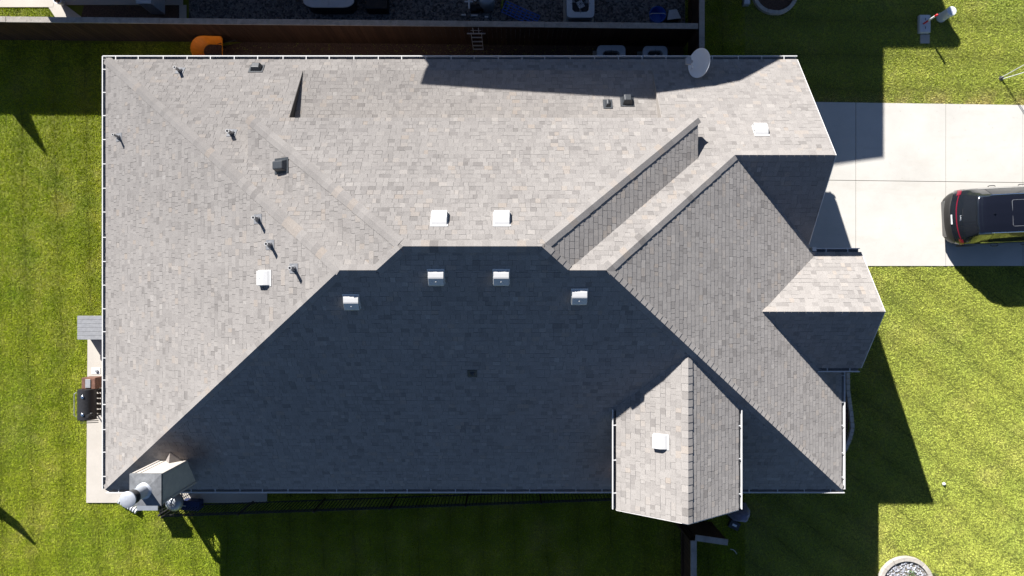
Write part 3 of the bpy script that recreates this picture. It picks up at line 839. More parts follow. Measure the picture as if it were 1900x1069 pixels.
nr_.add([(7.01,-.65,2.6),(GXn,-.65,2.6),(GXn,2.35,4.85),(7.01,2.35,4.85),(GXn,5.35,2.6),(7.01,5.35,2.6)], [(3,2,1,0),(5,4,2,3)])
nw.build('wall', M_NWALL, nh); nr_.build('roof', M_NROOF, nh)
for x in (-13, -10, -3.5, 0.5, 4.0):
    y = -2.41 if x < -6.5 else -.01
    w_ = MB(); w_.box(x-.7, x+.7, y-.05, y, .9, 2.2); wo = w_.build('window', M_TRIM, nh)
    p_ = MB(); p_.box(x-.63, x+.63, y-.06, y-.051, .97, 2.13); p_.build('pane', M_GLASS, wo)

um = thing('patio_umbrella', 'closed tan patio umbrella standing beyond the top left fence', 'umbrella', (-18.95, 9.35, 0))
u = MB(); u.tube([(0,0,0),(0,0,3.35)], .025, 8); u.lathe([(.28,0),(.28,.06),(.06,.1)], (0,0,0), 20); u.build('pole', M_GREYM, um)
u = MB(); vs = []
for r, z in ((.10,1.15),(.24,1.3),(.27,1.9),(.20,2.5),(.10,3.0),(.045,3.25),(.04,3.3)):
    for k in range(16):
        t = k*math.pi/8; rr = r*(1+.22*(k % 2)); vs.append((rr*math.cos(t), rr*math.sin(t), z))
u.add(vs, [(i*16+k, i*16+(k+1) % 16, (i+1)*16+(k+1) % 16, (i+1)*16+k) for i in range(6) for k in range(16)]+[tuple(range(96, 112))])
u.build('canopy', M_CANVAS, um)

tr = thing('sapling', 'leaning forked bare sapling beyond the lower left edge of the lawn', 'tree', (-19.5, -6.2, 0))
t = MB(); t.tube([(0,0,0),(.45,.13,.7),(.85,.25,1.3)], [.16,.14,.16], 10); t.tube([(.85,.25,1.28),(1.05,.45,1.7),(1.15,.5,2.05)], [.14,.10,.04], 8); t.tube([(.85,.25,1.28),(1.2,.2,1.65),(1.42,.15,1.95)], [.14,.09,.04], 8)
t.build('trunk', M_BARK, tr, smooth=True)

# ------------------------------------------------------------------ air conditioners
def rsq(h, r, n=6, c=(0, 0)):
    pts = []
    for cx, cy, a0 in ((h-r, h-r, 0), (-h+r, h-r, 90), (-h+r, -h+r, 180), (h-r, -h+r, 270)):
        for i in range(n+1):
            t = math.radians(a0+90*i/n); pts.append((c[0]+cx+r*math.cos(t), c[1]+cy+r*math.sin(t)))
    return pts
def air_conditioner(label, x, y, size, motor):
    root = thing('air_conditioner', label, 'air conditioner', (x, y, 0), 0, 'outdoor air conditioning units')
    h = size/2; zt = .78
    p = MB(); p.box(-h-.06, h+.06, -h-.06, h+.06, 0, .06); p.build('base_pad', M_CONC2, root)
    b = MB(); P = rsq(h-.02, .12); n = len(P)
    b.prism(P, .07, .10); 
    for z in np.arange(.12, .57, .05): b.prism(P, z, z+.028)
    Pi = rsq(h-.05, .11); b.prism(Pi, .08, .62, 1)
    b.build('body', [M_GREYM, M_DARKP], root)
    t = MB(); O = rsq(h, .14); n = len(O); R = h*.74
    I = [(R*math.cos(math.atan2(yy, xx)), R*math.sin(math.atan2(yy, xx))) for xx, yy in O]
    vs = [(xx, yy, zt) for xx, yy in O]+[(xx, yy, zt+.02) for xx, yy in I]+[(xx, yy, zt-.17) for xx, yy in O]+[(xx*.98, yy*.98, zt-.16) for xx, yy in I]
    t.add(vs, [(i, (i+1) % n, n+(i+1) % n, n+i) for i in range(n)]+[(2*n+i, 2*n+(i+1) % n, (i+1) % n, i) for i in range(n)]+[(n+i, n+(i+1) % n, 3*n+(i+1) % n, 3*n+i) for i in range(n)])
    t.build('top_cover', M_GALVP, root)
    f = MB()
    for k in range(3):
        a = k*2*math.pi/3+.5; vs = []
        for r, w, dz in ((.08, .25, .03), (.5*R, .20, .05), (.92*R, .26, .03)):
            vs += [(r*math.cos(a-w), r*math.sin(a-w), .655-dz), (r*math.cos(a+w), r*math.sin(a+w), .655+dz)]
        f.add(vs, [(0,1,3,2),(2,3,5,4)])
    f.lathe([(.09,.62),(.09,.70),(0,.71)], (0,0,0), 14); f.build('fan', M_GREYM, root)
    g_ = MB()
    for q in range(1, 6): g_.tube([(R*q/6*math.cos(t_), R*q/6*math.sin(t_), zt+.022) for t_ in np.linspace(0, 2*math.pi, 24, endpoint=False)], .003, 4, closed=True)
    for q in range(4):
        a = q*math.pi/4; g_.tube([(R*math.cos(a), R*math.sin(a), zt+.018), (-R*math.cos(a), -R*math.sin(a), zt+.018)], .004, 4)
    g_.build('fan_guard', M_BLACK, root)
    if motor:
        m_ = MB(); m_.box(-.10, .10, -.13, .11, .70, .77, rz=.5); m_.build('motor', M_GALVP, root, bevel=.01)
    return root
M_GALVP = mat('pale_painted_metal', (.46, .48, .50), .5, noise=(5, .08))
air_conditioner('wide pale grey air conditioner half hidden by gutter, left of the smaller unit', 3.30, 7.60, .94, False)
air_conditioner('smaller grey air conditioner half hidden by the gutter next to the satellite dish', 4.76, 7.64, .81, True)
air_conditioner('grey air conditioner with motor showing, on dark gravel across the fence', 2.28, 9.45, .92, True)

# ------------------------------------------------------------------ wheelbarrow
wb = thing('wheelbarrow', 'orange wheelbarrow with a rounded nose parked between board fence and gutter', 'wheelbarrow', (-10.2, 8.0, 0))
def dsh(s, ox=0.0, oy=0.0, n=10):
    pts = [(.50, -.36), (.53, -.30), (.53, .32), (.48, .40), (-.1, .42)]
    for i in range(n+1):
        t = math.radians(90+180*i/n); pts.append((-.15+.38*math.cos(t), .02+.40*math.sin(t)))
    return [(x*s+ox, y*s+oy) for x, y in pts]
b = MB(); O = dsh(1.0); I = dsh(.60, .10, -.02); n = len(O)
vs = [(x, y, .68) for x, y in O]+[(x, y, .40) for x, y in I]
b.add(vs, [(n+i, n+(i+1) % n, (i+1) % n, i) for i in range(n)]+[tuple(range(n, 2*n))])
vs = [(x*1.01, y*1.01, .675) for x, y in O]+[(x, y, .385) for x, y in I]
b.add(vs, [(i, (i+1) % n, n+(i+1) % n, n+i) for i in range(n)]+[tuple(range(n, 2*n))[::-1]])
b.build('tray', M_ORANGE, wb)
rm = MB(); rm.tube([(x, y, .682) for x, y in O], .013, 6, closed=True); rm.build('rim', M_ORANGE, wb, smooth=True)
w = MB(); w.tube([(-.5+.001*0, .05*0+(.16*math.cos(t)*0), 0) for t in (0,)]*1+[(-.5, 0, .001)], .01, 4) if False else None
w = MB(); w.lathe([(.06,-.05),(.17,-.05),(.19,-.02),(.19,.02),(.17,.05),(.06,.05)], (0,0,0), 22)
w.xf(Matrix.Translation((-.45, .03, .19)) @ Matrix.Rotation(math.pi/2, 4, 'X')); w.build('wheel', M_RUBBER, wb, smooth=True)
for s_ in (-1, 1):
    h = MB(); h.tube([(-.45, s_*.06+.03, .19), (.1, s_*.24, .36), (.98, s_*.30, .62)], .02, 8); h.build('handle', M_BLACK, wb)
    l_ = MB(); l_.tube([(.25, s_*.22, .40), (.38, s_*.25, 0)], .016, 6); l_.build('leg', M_BLACK, wb)
ds = MB(); ds.prism([(x, y) for x, y in dsh(.57, .10, -.02)], .402, .418); ds.build('tray_floor_sheet', M_MULCH, wb)  # dark brown sheet covering the tray floor

# ------------------------------------------------------------------ white ladder rack on the fence
lr = thing('ladder', 'narrow white metal ladder with a wide crossbar standing against the dark fence', 'ladder', (at(885, 0, .9)[0], 8.19, 0))
for s_ in (-1, 1):
    r = MB(); r.tube([(s_*.17, 0, 0), (s_*.17, .06, 1.42)], .010, 6); r.tube([(s_*.09, .06, 1.38), (s_*.09, .08, 1.78)], .010, 6); r.build('rail', M_VENT, lr)
for z in (.04, .36, .70, 1.05): r = MB(); r.cbox((0, z*.04, z), (.36, .035, .02)); r.build('rung', M_VENT, lr)
r = MB(); r.cbox((0, .05, 1.38), (.60, .03, .03)); r.tube([(-.17, .07, 1.6), (.17, .07, 1.6)], .008, 6); r.build('crossbar', M_VENT, lr)

# ------------------------------------------------------------------ things in the neighbour's side yard
pe = thing('pool_pump', 'pool pump set with white pipes and round filter lid on the gravel', 'pool pump', (*at(880, 14, .5), 0))
p = MB(); p.lathe([(.24, 0), (.27, .1), (.27, .6), (.22, .68), (.10, .72), (0, .72)], (.42, .26, 0), 24); p.build('filter_tank', M_GREYM, pe, smooth=True)
p = MB(); p.tube([(.3, .10, .25), (.05, .10, .25)], .11, 14); p.cbox((0, .10, .12), (.3, .22, .24)); p.build('pump', M_BLACK, pe, bevel=.02)
for a_, b_ in (((-.18, .40, .45), (-.18, -.02, .45)), ((-.33, .22, .45), (-.04, .22, .45)), ((-.45, -.15, .25), (-.30, -.15, .25)), ((-.12, -.17, .25), (.10, -.17, .25)), ((.34, -.22, .25), (.46, -.22, .25))):
    q = MB(); q.tube([a_, b_], .03, 10); q.build('pipe', M_WHITE, pe)
q = MB(); q.lathe([(.05, .5), (.05, .56), (.0, .57)], (.03, .25, 0), 14); q.build('gauge', M_WHITE, pe)
bp = thing('lattice_panel', 'bright blue plastic grid panel lying across gravel next to the fence', 'grid panel', (*at(966, 26, .15), .10), math.radians(-24))
q = MB()
for i in range(9): q.cbox((-.62+i*.155, 0, .05), (.03, .42, .04))
for i in range(5): q.cbox((0, -.2+i*.1, .051), (1.27, .026, .036))
q.build('grid', M_BLUE, bp)
hz_ = thing('garden_hose', 'yellow green coiled garden hose on gravel beside the blue grid', 'hose', (*at(937, 8, .1), 0))
M_HOSE = mat('hose_green', (.20, .26, .03), .5)
q = MB()
for i in range(3): q.tube([(.13*math.cos(t_)*(1-.15*i), .20*math.sin(t_), .03+.04*i) for t_ in np.linspace(0, 2*math.pi, 20, endpoint=False)], .022, 6, closed=True)
q.build('coil', M_HOSE, hz_, smooth=True)
tb = thing('storage_tub', 'bright blue round tub tucked behind the fence near its corner', 'tub', (*at(1220, 34, .35), 0))
q = MB(); q.lathe([(.20, 0), (.27, .36), (.285, .38), (.27, .39), (.25, .36), (.19, .03), (0, .03)], (0, .12, 0), 26); q.build('bowl', M_BLUE, tb, smooth=True)
q = MB(); q.tube([(-.27, .12, .37), (-.2, .12, .47), (.2, .12, .47), (.27, .12, .37)], .012, 6); q.build('handle', M_WHITE, tb)
tb = thing('storage_bin', 'slanted grey plastic bin lid leaning behind the fence next to the blue tub', 'bin', (*at(1250, 34, .35), 0), .12)
q = MB(); q.prism([(-.22, -.02), (.22, -.02), (.12, .26), (-.12, .26)], 0, .36); q.build('body', M_DARKP, tb, bevel=.02)
q = MB(); q.prism([(-.24, -.04), (.24, -.04), (.13, .28), (-.13, .28)], .361, .39); q.build('lid', M_GALVP, tb, bevel=.01)
st = thing('stock_tank', 'large rounded grey tank cut off by the top edge, on gravel', 'tank', (*at(610, -14, .6), 0))
q = MB(); P = [(x*1.65, y) for x, y in rsq(.5, .22)]; q.prism(P, 0, .58); q.build('body', M_DARKP, st, bevel=.03)
q = MB(); P2 = [(x*1.03, y*1.03) for x, y in P]; n = len(P2); q.prism(P2, .581, .63); q.cbox((-.02, 0, .64), (.03, .9, .03)); q.build('lid', M_GALVP, st, bevel=.01)
bx = thing('utility_cabinet', 'dark box with a small white lid beside the grey tank at the top edge', 'box', (*at(698, 4, .5), 0))
q = MB(); q.box(-.36, .36, -.22, .40, 0, .5); q.build('body', M_BLACK, bx, bevel=.02)
q = MB(); q.box(-.17, .17, .10, .34, .502, .54); q.build('lid', M_WHITE, bx, bevel=.01)
bx = thing('gate_pillar', 'pale blue grey square pillar in the shaded yard near the top left', 'pillar', (*at(266, -12, 1.0), 0))
q = MB(); q.box(-.22, .22, -.3, .3, 0, .95); q.build('shaft', M_GALVP, bx, bevel=.01)
q = MB(); q.box(-.25, .25, -.33, .33, .952, 1.0); q.build('pillar_cap', M_GALVP, bx, bevel=.01)
bx = thing('flower_pot', 'small pale pot at the end of the sunlit path, top left', 'pot', (*at(107, 0, .3), .03))
q = MB(); q.lathe([(.09, 0), (.13, .26), (.145, .27), (.145, .30), (.12, .30), (.10, .24), (0, .24)], (0, 0, 0), 18); q.build('bowl', M_DISH, bx, smooth=True)
q = MB(); q.lathe([(.118, .245), (0, .26)], (0, 0, 0), 14); q.build('soil', M_MULCH, bx)
bx = thing('meter_box', 'small grey square box near the shaded round stone bed', 'box', (*at(1386, 2, .2), 0))
q = MB(); q.box(-.11, .11, -.11, .15, 0, .2); q.build('body', M_GREYM, bx, bevel=.01)
q = MB(); q.box(-.09, .09, -.09, .13, .201, .215); q.build('lid', M_GALVP, bx, bevel=.005)

# ------------------------------------------------------------------ round planting beds
def stone_ring(name, label, x, y, r, n, w, h, filler):
    root = thing(name, label, 'planting bed', (x, y, 0))
    for i in range(n):
        a0 = 2*math.pi*i/n; a1 = 2*math.pi*(i+.985)/n; vs = []
        hh = h*rnd.uniform(.93, 1.05); rr = r*rnd.uniform(.99, 1.01)
        k = 3
        for j in range(k+1):
            t = a0+(a1-a0)*j/k
            for q, z in ((rr-w, 0), (rr, 0), (rr, hh), (rr-w, hh)): vs.append((q*math.cos(t), q*math.sin(t), z))
        fs = [(4*j+q, 4*j+(q+1) % 4, 4*j+4+(q+1) % 4, 4*j+4+q) for j in range(k) for q in range(4)]+[(3,2,1,0), (4*k, 4*k+1, 4*k+2, 4*k+3)]
        b = MB(); b.add(vs, fs); b.build('edging_stone', M_STONE, root, bevel=.012)
    f = MB(); f.lathe([(r-w+.005, .0), (r-w+.005, h*.45), (0, h*.55)], (0, 0, 0), 28); f.build('bed_fill', filler, root)
    return root
cx_, cy_ = at(1681, 1084, .1)
pb = stone_ring('planting_bed', 'sunlit round stone bed filled with grey pebbles at the bottom edge', cx_, cy_, .95, 15, .15, .16, M_JOINT)
M_PEB = mat('grey_pebble', (.30, .31, .34), .7, noise=(2, .55))
pm = MB()
for i in range(700):
    a = rnd.random()*2*math.pi; r = math.sqrt(rnd.random())*.76; s_ = rnd.uniform(.018, .042); x, y = r*math.cos(a), r*math.sin(a); z = .085+rnd.uniform(0, .02)
    rt = rnd.random()*3; c_, q_ = math.cos(rt), math.sin(rt); e = rnd.uniform(.6, 1)
    vs = [(s_,0,0),(0,s_*e,0),(-s_,0,0),(0,-s_*e,0),(0,0,s_*.7),(0,0,-s_*.7),]
    vs = [(x+a_*c_-b_*q_, y+a_*q_+b_*c_, z+d_) for a_, b_, d_ in vs]
    pm.add(vs, [(0,1,4),(1,2,4),(2,3,4),(3,0,4)])
tag(pm.build('pebbles', M_PEB, pb), kind='stuff')
def shrub(name, label, x, y, z, r, n, flowers=False):
    root = thing(name, label, 'plant', (x, y, z))
    b = MB()
    for i in range(n):
        v = Vector((rnd.gauss(0, 1), rnd.gauss(0, 1), abs(rnd.gauss(0, .9)))).normalized()*r*rnd.uniform(.4, 1); v.z = v.z*.8+.03
        a = rnd.random()*6.3; l_ = r*rnd.uniform(.18, .3); dr = Vector((math.cos(a), math.sin(a), rnd.uniform(.0, .9))).normalized(); sd_ = dr.cross(Vector((0, 0, 1))).normalized()*l_*.3
        b.add([v, v+dr*l_*.5+sd_, v+dr*l_, v+dr*l_*.5-sd_], [(0, 1, 2, 3)])
    b.build('foliage', M_LEAF, root)
    s_ = MB()
    for k in range(5): a = k*1.25; s_.tube([(0, 0, 0), (r*.5*math.cos(a), r*.5*math.sin(a), r*.5)], .008, 5)
    s_.build('stem', M_BARK, root)
    return root
shrub('shrub', 'small green plant growing in the pebble bed at the bottom edge', cx_+.12, cy_+.32, .09, .20, 90)
shrub('shrub', 'low dark plant hugging the outside of the pebble bed', cx_+.98, cy_+.30, 0, .16, 60)
nb = stone_ring('planting_bed', 'shaded round stone bed of dark mulch at the top edge', *at(1438, -16, .1), .80, 13, .13, .15, M_MULCH)

be = thing('bed_edging', 'curved pale stone edging around the narrow bed along the right eave', 'edging', (11.5, -4.2, 0))
pts = [(11.50, -2.9), (11.50, -3.5), (11.60, -4.2), (11.66, -4.8), (11.56, -5.2), (11.30, -5.75)]
dens = []
for i in range(len(pts)-1):
    for j in range(3):
        t = j/3; dens.append((pts[i][0]*(1-t)+pts[i+1][0]*t, pts[i][1]*(1-t)+pts[i+1][1]*t))
dens.append(pts[-1])
for i in range(len(dens)-1):
    a, b_ = dens[i], dens[i+1]; L = math.hypot(b_[0]-a[0], b_[1]-a[1]); q = MB()
    q.cbox(((a[0]+b_[0])/2-11.5, (a[1]+b_[1])/2+4.2, .05), (L-.008, .13, .12*rnd.uniform(.9, 1.1)), rz=math.atan2(b_[1]-a[1], b_[0]-a[0])); q.build('edging_stone', M_STONE, be, bevel=.01)

# ------------------------------------------------------------------ left patio: deck box, drain cap, smoker
dk = thing('deck_box', 'grey slatted deck box standing half under the left gutter', 'deck box', (-14.13, at(0, 608, .6)[1], .05))
q = MB(); q.box(-.38, .50, -.36, .36, 0, .50); q.build('body', M_DARKP, dk)
q = MB()
for i in range(6): q.box(-.44, .55, -.40+i*.1335, -.40+i*.1335+.128, .502, .545)
q.build('lid', M_PLANK, dk, bevel=.004)
dc = thing('drain_cover', 'small white drain cover with grey cap on the left patio', 'drain cover', (*at(178, 688, .05), .05))
q = MB(); q.box(-.15, .15, -.10, .10, 0, .012); q.build('plate', M_WHITE, dc)
q = MB(); q.lathe([(.055, .012), (.055, .05), (.03, .06), (0, .06)], (.04, .0, 0), 16); q.build('cap', M_GREYM, dc, smooth=True)

sm = thing('smoker_grill', 'black barrel smoker with rusty firebox on the left patio strip', 'smoker grill', (*at(162, 750, .85), .05))
q = MB(); n = 22; L = .50; R = .275
vs = []
for y in (-L, L):
    for k in range(n): t = 2*math.pi*k/n; vs.append((R*math.cos(t), y, .80+R*math.sin(t)))
q.add(vs, [(k, (k+1) % n, n+(k+1) % n, n+k) for k in range(n)]+[tuple(range(n)), tuple(range(n, 2*n))[::-1]]); q.build('barrel', M_BLACK, sm, smooth=True)
q = MB(); vs = []
for y in (-L+.02, L-.02):
    for k in range(9): t = math.radians(15+k*17); vs.append(((R+.012)*math.cos(t), y, .80+(R+.012)*math.sin(t)))
q.add(vs, [(k, k+1, 10+k, 9+k) for k in range(8)]); lid = q.build('lid', M_BLACK, sm, smooth=True)
q = MB(); q.tube([(-.30, -.40, .90), (-.36, -.36, .92), (-.36, .36, .92), (-.30, .40, .90)], .014, 6); q.build('handle', M_GREYM, lid)
for y in (-.30, .28):
    q = MB(); q.lathe([(.045, 0), (.05, .02), (.04, .03), (0, .035)], (.02, y, .80+R+.01), 14); q.build('thermometer', M_CHROME, lid, smooth=True)
q = MB(); q.box(-.16, .30, .505, .88, .40, .86); fbx = q.build('firebox', M_RUST, sm, bevel=.02)
q = MB(); q.box(-.02, .15, .55, .83, .862, .885); q.build('firebox_lid', M_GREYM, fbx, bevel=.005)
q = MB(); q.box(-.36, -.29, -.48, .48, .66, .685); q.build('side_shelf', M_GREYM, sm)
q = MB()
for y in (-.54, -.60, -.66): q.tube([(-.38, y-.02, .55), (.22, y+.01, .55)], .012, 6)
q.tube([(-.36, -.66, .56), (-.36, -.48, .60)], .012, 6); q.build('end_shelf', M_BLACK, sm)
for x in (-.2, .2):
    for y in (-.42, .42): q = MB(); q.tube([(x, y, 0), (x*.8, y, .62)], .022, 8); q.build('leg', M_BLACK, sm)
q = MB(); q.tube([(.1, -.3, .95), (.30, -.3, .98), (.32, -.3, 1.35)], .05, 12); q.build('smoke_stack', M_BLACK, sm, smooth=True)
fw = thing('firewood_rack', 'dark rack of split logs between the smoker and the left gutter', 'firewood', (*at(183, 746, .4), .05))
for i in range(5):
    q = MB(); y = -.36+i*.18; q.tube([(-.13, y, .16+.03*(i % 2)), (.28, y+.03, .18)], .075*rnd.uniform(.85, 1.1), 9); q.build('log', M_BARK, fw)
    q = MB(); q.tube([(-.12, y+.05, .32), (.28, y+.02, .33)], .07*rnd.uniform(.8, 1.1), 9); q.build('log', M_BARK, fw)
q = MB()
for y in (-.46, .46): q.tube([(-.16, y, 0), (-.16, y, .55)], .014, 6); q.tube([(.26, y, 0), (.26, y, .55)], .014, 6); q.tube([(-.16, y, .05), (.26, y, .05)], .014, 6)
q.tube([(-.16, -.46, .05), (-.16, .46, .05)], .014, 6); q.tube([(.26, -.46, .05), (.26, .46, .05)], .014, 6); q.build('rack', M_IRON, fw)

# ------------------------------------------------------------------ by the chimney
dp = thing('drain_pipe', 'white ribbed drain pipe lying at an angle on the lawn by the chimney', 'drain pipe', (*at(238, 938, .08), 0), math.radians(-30))
q = MB(); q.tube([(-.36, 0, .09), (.36, 0, .09)], .085, 14); q.build('pipe', M_GREYM, dp, smooth=True)
for i in range(8): q = MB(); q.tube([(-.33+i*.094, 0, .09), (-.30+i*.094, 0, .09)], .108, 14); q.build('rib', M_WHITE, dp)
ct = thing('prep_cart', 'pale steel topped cart standing on the patio corner below the chimney', 'cart', (*at(273, 940, .88), 0))
q = MB(); q.box(-.30, .30, -.10, .16, .08, .82); q.build('body', M_DARKP, ct, bevel=.01)
q = MB(); q.box(-.35, .35, -.14, .20, .822, .87); q.build('cart_top', M_STEELP, ct, bevel=.008)
for x in (-.26, .26):
    for y in (-.06, .12): q = MB(); q.lathe([(.02,-.04),(.045,-.04),(.045,.04),(.02,.04)], (0,0,0), 12); q.xf(Matrix.Translation((x, y, .045)) @ Matrix.Rotation(math.pi/2, 4, 'X')); q.build('castor', M_RUBBER, ct)
kg = thing('kettle_grill', 'round silver kettle grill standing between the chimney and iron fence', 'grill', (*at(321, 934, .85), .0))
kg.location.z = .0
q = MB(); q.lathe([(.0, .46), (.15, .50), (.26, .62), (.29, .74)], (0, 0, 0), 26); q.build('bowl', M_BLACK, kg, smooth=True)
q = MB(); q.lathe([(.295, .745), (.29, .78), (.24, .88), (.14, .95), (0, .98)], (0, 0, 0), 26); kl = q.build('lid', M_GALV, kg, smooth=True)
q = MB(); q.tube([(-.07, 0, .97), (-.05, 0, 1.03), (.05, 0, 1.03), (.07, 0, .97)], .012, 6); q.build('handle', M_BLACK, kl)
for k in range(3): a = k*2.094+.4; q = MB(); q.tube([(.15*math.cos(a), .15*math.sin(a), .55), (.30*math.cos(a), .30*math.sin(a), 0)], .014, 6); q.build('leg', M_GREYM, kg)
cl = thing('cooler', 'dark blue cooler box with pale handle beside the silver kettle grill', 'cooler', (*at(355, 937, .3), .0), -.05)
q = MB(); q.box(-.30, .30, -.15, .15, 0, .34); q.build('body', M_NAVY, cl, bevel=.03)
q = MB(); q.box(-.31, .31, -.16, .16, .342, .40); q.build('lid', M_NAVY, cl, bevel=.02)
q = MB(); q.tube([(-.30, .0, .30), (-.37, 0, .33), (-.37, 0, .42), (-.12, 0, .44)], .014, 6); q.build('handle', M_DISH, cl)

# ------------------------------------------------------------------ under the front gable
tp = thing('covered_chair', 'grey tarp draped over a garden chair beside the front gable', 'covered chair', (*at(1375, 955, .5), 0), .35)
q = MB(); vs = []; rings = [(0.36, 0), (.33, .3), (.29, .5), (.22, .72), (.12, .80)]; n = 16
for r, z in rings:
    for k in range(n): t = 2*math.pi*k/n; rr = r*(1+.09*math.sin(5*t+z*4)+.05*math.sin(3*t)); vs.append((rr*math.cos(t)*1.05, rr*math.sin(t)*.8, z+.03*math.sin(4*t)*(z > .3)))
q.add(vs, [(i*n+k, i*n+(k+1) % n, (i+1)*n+(k+1) % n, (i+1)*n+k) for i in range(4) for k in range(n)]+[tuple(range(4*n, 5*n))]); q.build('cover', M_TARP, tp, smooth=True, ang=80)
q = MB(); q.tube([((.37*math.cos(t_))*1.05, .37*math.sin(t_)*.8, .03) for t_ in np.linspace(0, 2*math.pi, 20, endpoint=False)], .012, 5, closed=True); q.build('tie_cord', M_BLACK, tp)
sb = thing('package', 'small dark carton with a white sticker lying in the shade by the tarp', 'carton', (*at(1363, 975, .15), 0), -.45)
q = MB(); q.box(-.18, .18, -.13, .13, 0, .15); q.build('carton', M_DARKP, sb, bevel=.008)
q = MB(); q.box(-.08, .08, -.035, .04, .151, .154); q.build('sticker', M_WHITE, sb)
ck = MB(); ck.tube([(*at(1355, 1019, .02), .015), (*at(1360, 1020, .02), .02), (*at(1364, 1023, .02), .02), (*at(1367, 1028, .02), .015)], .012, 6)
tag(ck.build('tent_peg', M_WHITE), 'bent white rod lying on the shaded grass right of the fence stub', 'rod')

# ------------------------------------------------------------------ front lawn
ub = thing('utility_box', 'low grey utility box with two lid slots in the neighbour house shadow', 'utility box', (*at(1716, 44, .12), 0))
q = MB(); q.box(-.19, .19, -.31, .30, 0, .14); q.build('body', M_GALVP, ub, bevel=.02)
q = MB(); q.box(-.175, .175, -.29, -.006, .141, .155); q.box(-.175, .175, .0, .28, .141, .155); lidu = q.build('lid', M_GALVP, ub, bevel=.008)
q = MB(); q.box(-.012, .012, -.19, -.11, .156, .158); q.box(-.012, .012, .10, .18, .156, .158); q.build('lid_slot', M_BLACK, lidu)
q = MB(); q.box(-.10, .22, -.64, -.33, 0, .03); q.build('pad', M_CONC2, ub)
mk = thing('marker_post', 'thin red and white marker post standing beside the grey utility box', 'marker post', (*at(1709, 47, 0), 0))
q = MB(); q.tube([(0,0,0),(0,0,.45)], .03, 10); q.build('lower_sleeve', M_RED, mk, smooth=True)
q = MB(); q.tube([(0,0,.45),(0,0,.82)], .034, 10); q.build('white_sleeve', M_WHITE, mk, smooth=True)
q = MB(); q.tube([(0,0,.82),(0,0,.92)], .037, 10); q.lathe([(.037,.92),(.02,.94),(0,.945)], (0,0,0), 10); q.build('post_cap', M_RED, mk, smooth=True)
bo = thing('service_pedestal', 'stout pale round pedestal at the tip of the neighbour house shadow', 'pedestal', (*at(1746, 33, 0), 0))
q = MB(); q.lathe([(.17,0),(.16,.05),(.15,.08),(.15,.50)], (0,0,0), 24); q.build('shaft', M_DISH, bo, smooth=True)
q = MB(); q.lathe([(.165,.50),(.165,.57),(.15,.60),(0,.61)], (0,0,0), 24); q.build('dome_cap', M_DISH, bo, smooth=True)
sp_ = thing('sign_stand', 'thin white twin rod stand planted in the lawn above the driveway', 'stand', (*at(1858, 146, 0), 0))
for a_, b_ in (((-.02,-.03), (.16,-.16)), ((-.02,.03), (-.02,.22))):
    q = MB(); q.tube([(*a_,0), ((a_[0]+b_[0])/2, (a_[1]+b_[1])/2, 1.1), (*b_,2.3)], .012, 8); q.build('rod', M_WHITE, sp_, smooth=True)
q = MB(); q.tube([(.16,-.16,2.3),(-.02,.22,2.3)], .015, 8); q.build('crossbar', M_WHITE, sp_)
q = MB(); q.lathe([(.09,0),(.09,.02),(.03,.05),(.03,.12)], (-.02,0,0), 12); q.build('foot', M_BLACK, sp_)
bl = thing('golf_ball', 'small white ball lying on the sunny right lawn', 'ball', (*at(1751.5, 898, .05), .05))
q = MB(); q.lathe([(.055*math.sin(t_)+1e-5*(i in (0,)), -.055*math.cos(t_)) for i, t_ in enumerate(np.linspace(0, math.pi, 10))], (0,0,0), 14); q.build('shell', M_WHITE, bl, smooth=True)

# ------------------------------------------------------------------ the parked car
STN = [(0.00,.62,.56,.60,.42),(.03,.72,.64,.68,.54),(.07,.80,.71,.75,.60),(.14,.865,.80,.83,.65),(.20,.905,.90,.94,.68),(.27,.915,1.00,1.07,.68),(.38,.92,1.06,1.30,.64),(.50,.935,1.08,1.56,.60),(.62,.942,1.085,1.63,.60),
       (1.0,.955,1.08,1.68,.605),(1.6,.96,1.07,1.70,.61),(2.3,.96,1.05,1.69,.61),(2.8,.96,1.03,1.63,.60),(3.3,.955,1.02,1.36,.64),(3.7,.95,1.0,1.08,.74),(4.2,.93,.93,1.0,.72),(4.6,.86,.80,.87,.62),(4.78,.62,.58,.64,.4)]
SX = [s_[0] for s_ in STN]
def stn(x): return [float(np.interp(x, SX, [s_[i] for s_ in STN])) for i in range(1, 5)]
def csec(x):
    w, zb, zr, wr = stn(x); lo = .30 if .1 < x < 4.6 else .36
    zm = min(.66, zb*.8)
    return [(w*.90, lo), (w*.985, lo+.14), (w, zm), (w*.992, (zm+zb)/2), (w*.955, zb), (wr+(w*.955-wr)*.45, zb+(zr-zb)*.55), (wr+.025, zr-(zr-zb)*.14), (wr*.93, zr-(zr-zb)*.03), (wr*.55, zr+.012), (0, zr+.02)]
def csurf(x, t, off=0.0):
    """t 0..9 along the half section; sign of side handled by caller"""
    s_ = csec(x); i = min(8, int(t)); f = t-i
    p = [s_[i][k]*(1-f)+s_[i+1][k]*f for k in (0, 1)]
    return (x+.30*(abs(p[0])/.95)**2.3*max(0, 1-x/1.3), p[0], p[1])
